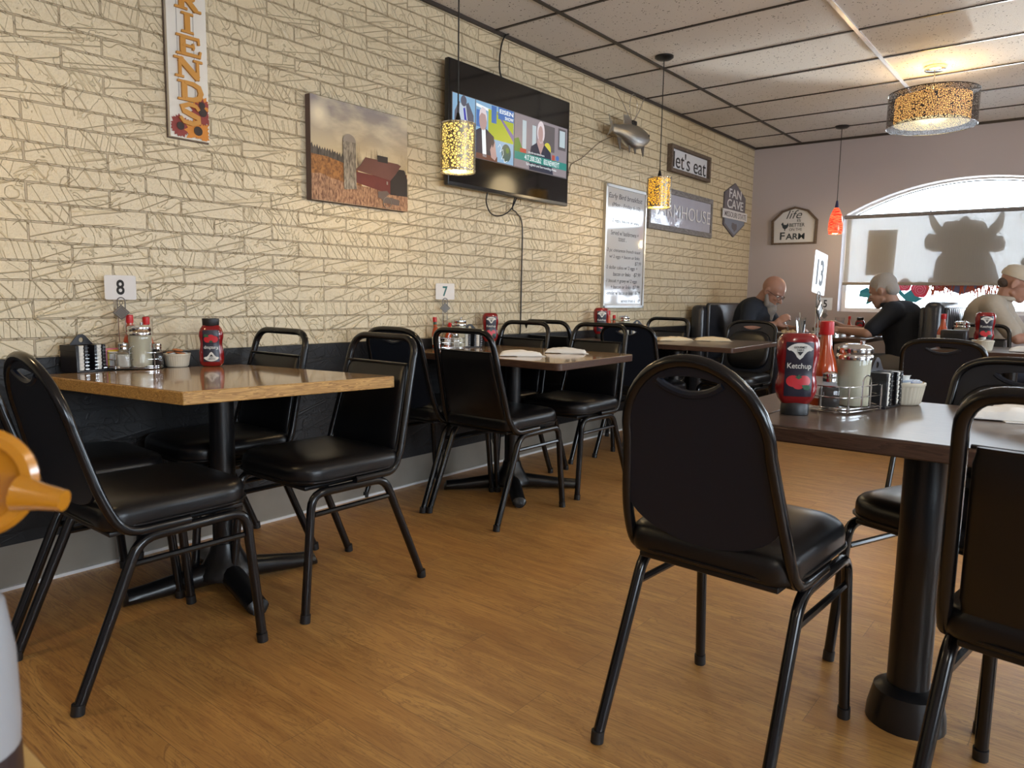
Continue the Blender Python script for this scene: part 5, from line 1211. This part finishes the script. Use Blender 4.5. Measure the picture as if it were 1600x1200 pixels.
def head_geo(m, HM, male=1):
    m.ell((-.012, 0, .035), (.098, .078, .092), HM, 24, 16)           # skull
    m.ell((.032, 0, -.035), (.062, .058, .075), HM, 20, 12)            # face
    m.ell((.060, 0, -.085), (.030, .034, .028), HM, 16, 10)            # chin
    m.cap(tuple(HM @ Vector((.0, .045, -.060))), tuple(HM @ Vector((.062, .022, -.088))), .018, .018)
    m.cap(tuple(HM @ Vector((.0, -.045, -.060))), tuple(HM @ Vector((.062, -.022, -.088))), .018, .018)
    m.cap(tuple(HM @ Vector((.082, 0, .012))), tuple(HM @ Vector((.110, 0, -.028))), .009, .0145)      # nose
    for s in (-1, 1):
        m.ell((.098, .011*s, -.030), (.010, .008, .008), HM, 10, 6)
        m.cap(tuple(HM @ Vector((.080, .018*s, .026))), tuple(HM @ Vector((.066, .050*s, .024))), .0105, .009)   # brow
        m.ell((.070, .040*s, -.018), (.018, .016, .014), HM, 12, 8)       # cheekbone
        m.lathe([(1e-4, -.006), (.020, -.006), (.024, 0), (.020, .006), (1e-4, .004)], 16, HM @ T(-.012, .078*s, -.005) @ RZ(-14*s) @ RX(90) @ S3(.85, 1.45, 1))   # ear
    m.cap(tuple(HM @ Vector((.086, -.020, -.056))), tuple(HM @ Vector((.086, .020, -.056))), .0075, .0075)        # lips
    m.cap(tuple(HM @ Vector((.084, -.017, -.066))), tuple(HM @ Vector((.084, .017, -.066))), .0075, .0075)
def eyes(HM, t):
    for s in (-1, 1):
        e = MB().ell((.070, .031*s, .004), (.0115, .0115, .0115), HM).build('eye', 'eye_white', t)
        MB().ell((.0805, .031*s, .003), (.003, .0052, .0052), HM, 12, 6).build('iris', 'iris', e)
def glasses(HM, t):
    m = MB()
    for s in (-1, 1):
        m.tube([tuple(HM @ Vector((.098-.012*abs(c), .034*s+.024*math.cos(a), .003+.018*math.sin(a)))) for a in [2*PI*k/18 for k in range(18)] for c in [max(0, s*math.cos(a))]], .0019, 6, True)
        m.tube([tuple(HM @ Vector(p)) for p in ((.086, .058*s, .008), (.05, .079*s, .010), (-.005, .084*s, .008), (-.022, .083*s, -.010))], .0018, 6)
    m.tube([tuple(HM @ Vector(p)) for p in ((.100, -.011, .006), (.103, 0, .009), (.100, .011, .006))], .0018, 6)
    m.build('glasses', 'cable', t)

def build_person(label, P, skin, shirt, pants, yawd, pitchd, HC, hs=1.0):
    t = thing('person', label, 'person', (P['pelvis'][0], P['pelvis'][1], 0))
    off = T(-P['pelvis'][0], -P['pelvis'][1], 0)
    HM = T(*HC) @ RZ(yawd) @ RY(pitchd) @ S3(hs, hs, hs)
    V = {k: Vector(v) for k, v in P.items() if not isinstance(v, dict)}
    b = MB(); head_geo(b, HM)
    nb = HM @ Vector((-.035, 0, -.055)); b.cap(tuple(V['neck']), tuple(nb), .060, .056)
    limb(b, [V['pelvis'], V['waist'], V['chest']], [.135, .125, .145], 18)
    dirb = (V['sh_l']-V['sh_r']).normalized()
    b.cap(tuple(V['sh_r']-dirb*(-.05)), tuple(V['sh_l']-dirb*.05), .075, .075, n=16)
    b.cap(tuple(V['chest']), tuple(V['neck']), .125, .062, n=16)
    for s in 'lr':
        limb(b, [V['sh_'+s], V['el_'+s], V['wr_'+s]], [.052, .041, .027])
        hd = P['hand_'+s]; hand(b, V['wr_'+s], hd['d'], hd['n'], hd['c'], 1 if s == 'l' else -1)
        limb(b, [V['hip_'+s], V['kn_'+s], V['an_'+s]], [.085, .060, .045])
    b.v = [tuple(off @ Vector(v)) for v in b.v]
    remesh(b.build('body', skin, t), .0062, 4)
    c = MB(); limb(c, [V['pelvis'], V['waist'], V['chest']], [.165, .160, .172], 20)
    c.cap(tuple(V['sh_r']+dirb*.03), tuple(V['sh_l']-dirb*.03), .092, .092, n=16); c.cap(tuple(V['chest']), tuple(V['neck']*.75+V['chest']*.25), .150, .078, n=18)
    for s in 'lr':
        e = V['sh_'+s].lerp(V['el_'+s], .78); limb(c, [V['sh_'+s], e], [.074, .066])
    c.v = [tuple(off @ Vector(v)) for v in c.v]
    remesh(c.build('shirt', shirt, t), .011, 5)
    d = MB(); d.cap(tuple(V['pelvis']), tuple(V['pelvis']+Vector((0, 0, -.03))), .155, .155)
    for s in 'lr': limb(d, [V['hip_'+s], V['kn_'+s], V['an_'+s]], [.105, .082, .066])
    d.v = [tuple(off @ Vector(v)) for v in d.v]
    remesh(d.build('trousers', pants, t), .012, 5)
    sm = MB()
    for s in 'lr':
        a = V['an_'+s]; f = Vector(P['foot']); sm2 = MB().cap(tuple(off @ (a-f*.03)), tuple(off @ (a+f*.16+Vector((0, 0, -.02)))), .045, .038); sm2.build('shoe', 'cap_black', t)
    HL = off @ HM
    eyes(HL, t)
    return t, HL

# bearded man (faces +x)
y = 6.56
P = dict(pelvis=(.38, y, .58), waist=(.42, y, .74), chest=(.47, y, .91), neck=(.525, y, 1.035), sh_l=(.50, y+.17, .975), sh_r=(.50, y-.17, .975),
         el_r=(.50, y-.26, .815), wr_r=(.735, y-.20, .845), el_l=(.60, y+.24, .81), wr_l=(.80, y+.10, .80), hand_r=dict(d=(.75, .25, .62), n=(.1, .9, -.3), c=.75), hand_l=dict(d=(.9, -.4, .05), n=(0, 0, -1), c=.45),
         hip_l=(.42, y+.10, .54), hip_r=(.42, y-.10, .54), kn_l=(.80, y+.13, .52), kn_r=(.80, y-.13, .52), an_l=(.78, y+.13, .10), an_r=(.78, y-.13, .10), foot=(1, 0, 0))
t, HL = build_person('bald man with grey beard and glasses in a dark tee, eating at the window table', P, 'skin', 'tee_navy', 'jeans', -8, 36, (.635, y-.01, 1.125), 1.08)
glasses(HL, t)
m = MB(); m.ell((.045, 0, -.088), (.052, .060, .048), HL, 18, 12).ell((.082, 0, -.135), (.044, .054, .058), HL, 16, 10).ell((.105, 0, -.190), (.034, .042, .052), HL, 14, 10).ell((.120, 0, -.235), (.022, .028, .036), HL, 14, 10)
for s in (-1, 1): m.cap(tuple(HL @ Vector((-.0, .068*s, -.03))), tuple(HL @ Vector((.04, .045*s, -.095))), .014, .028)
m.cap(tuple(HL @ Vector((.090, -.020, -.050))), tuple(HL @ Vector((.090, .020, -.050))), .007, .007)
remesh(m.build('beard', 'beard_grey', t), .006, 3)
fk = thing('fork', 'metal fork held by the bearded man above his plate', 'fork', (0, 0, 0))
MB().tube([(.775, y-.15, .91), (.80, y-.13, .86), (.815, y-.125, .825)], .003, 6).build('handle', 'brushed', fk)
MB().box((.822, y-.122, .810), (.016, .004, .03), I4).build('tines', 'brushed', fk)

# grey-haired man (faces -x)
y = 6.60
P = dict(pelvis=(1.74, y, .58), waist=(1.72, y, .74), chest=(1.67, y, .90), neck=(1.60, y, 1.03), sh_l=(1.63, y-.18, .97), sh_r=(1.63, y+.18, .97),
         el_l=(1.49, y-.30, .805), wr_l=(1.245, y-.16, .815), el_r=(1.47, y+.20, .80), wr_r=(1.22, y+.05, .83), hand_l=dict(d=(-.95, .15, .12), n=(.2, .3, -.9), c=.5), hand_r=dict(d=(-.8, -.3, .35), n=(.2, -.5, -.8), c=.7),
         hip_l=(1.70, y-.10, .54), hip_r=(1.70, y+.10, .54), kn_l=(1.34, y-.14, .53), kn_r=(1.34, y+.13, .53), an_l=(1.36, y-.14, .10), an_r=(1.36, y+.13, .10), foot=(-1, 0, 0))
t, HL = build_person('grey-haired man in a navy polo leaning over the window table', P, 'skin_pale', 'polo_navy', 'grey_pants', 172, 22, (1.515, y-.01, 1.135), 1.08)
m = MB(); m.ell((-.022, 0, .052), (.098, .084, .086), HL, 24, 16).ell((-.070, 0, .0), (.048, .074, .062), HL, 18, 12)
for s in (-1, 1): m.cap(tuple(HL @ Vector((-.012, .076*s, .04))), tuple(HL @ Vector((.015, .073*s, .010))), .014, .008)
remesh(m.build('hair', 'hair_grey', t), .006, 2)
MB().tube([tuple(HL @ Vector((-.030+.062*math.cos(a), .062*math.sin(a), -.112+.02*math.cos(a)))) for a in [2*PI*k/20 for k in range(20)]], .016, 8, True).build('collar', 'polo_navy', t)

# man in a cap (faces +x)
y = 6.75
P = dict(pelvis=(2.18, y, .60), waist=(2.20, y, .78), chest=(2.25, y, .96), neck=(2.33, y, 1.085), sh_l=(2.29, y+.19, 1.03), sh_r=(2.28, y-.19, 1.03),
         el_r=(2.46, y-.27, .80), wr_r=(2.70, y-.20, .83), el_l=(2.45, y+.22, .80), wr_l=(2.70, y+.10, .84), hand_r=dict(d=(.95, .2, .1), n=(0, .3, -1), c=.5), hand_l=dict(d=(.9, -.3, .2), n=(0, -.2, -1), c=.5),
         hip_l=(2.22, y+.10, .56), hip_r=(2.22, y-.10, .56), kn_l=(2.60, y+.13, .54), kn_r=(2.60, y-.13, .54), an_l=(2.60, y+.13, .10), an_r=(2.60, y-.13, .10), foot=(1, 0, 0))
t, HL = build_person('man in a beige cap and beige polo shirt at the right edge', P, 'skin', 'shirt_beige', 'jeans', 4, 22, (2.405, y, 1.20), 1.10)
m = MB(); m.ell((-.068, 0, -.014), (.046, .066, .042), HL, 18, 12); remesh(m.build('hair', 'hair_dark', t), .007, 2)
cp = MB(); cp.lathe([(.088, .018), (.098, .020), (.101, .035), (.098, .062), (.084, .095), (.055, .118), (.02, .128), (1e-4, .129)], 28, HL @ T(-.012, 0, .018) @ S3(1.08, .86, .88)).build('cap', 'cap_beige', t)
HB = HL
br_ = MB(); rings = []
for i in range(9):
    q = i/8; a = R(-62+124*q); rings.append([tuple(HL @ Vector((.085*math.cos(a)+dx*math.cos(a)**.5 if abs(a) < 1.5 else .08, .082*math.sin(a), .036-.35*dx*dx/.07+dz))) for dx, dz in ((0, 0), (.035, -.002), (.070, -.008), (.070, -.012), (.035, -.006), (0, -.006))])
MB().loft(rings).build('cap_brim', 'cap_beige', t)
MB().ell((-.012, 0, .132), (.009, .009, .005), HL).build('cap_button', 'cap_beige', t)
MB().tube([tuple(HL @ Vector((-.030+.066*math.cos(a), .066*math.sin(a), -.115+.02*math.cos(a)))) for a in [2*PI*k/20 for k in range(20)]], .017, 8, True).build('collar', 'shirt_beige', t)
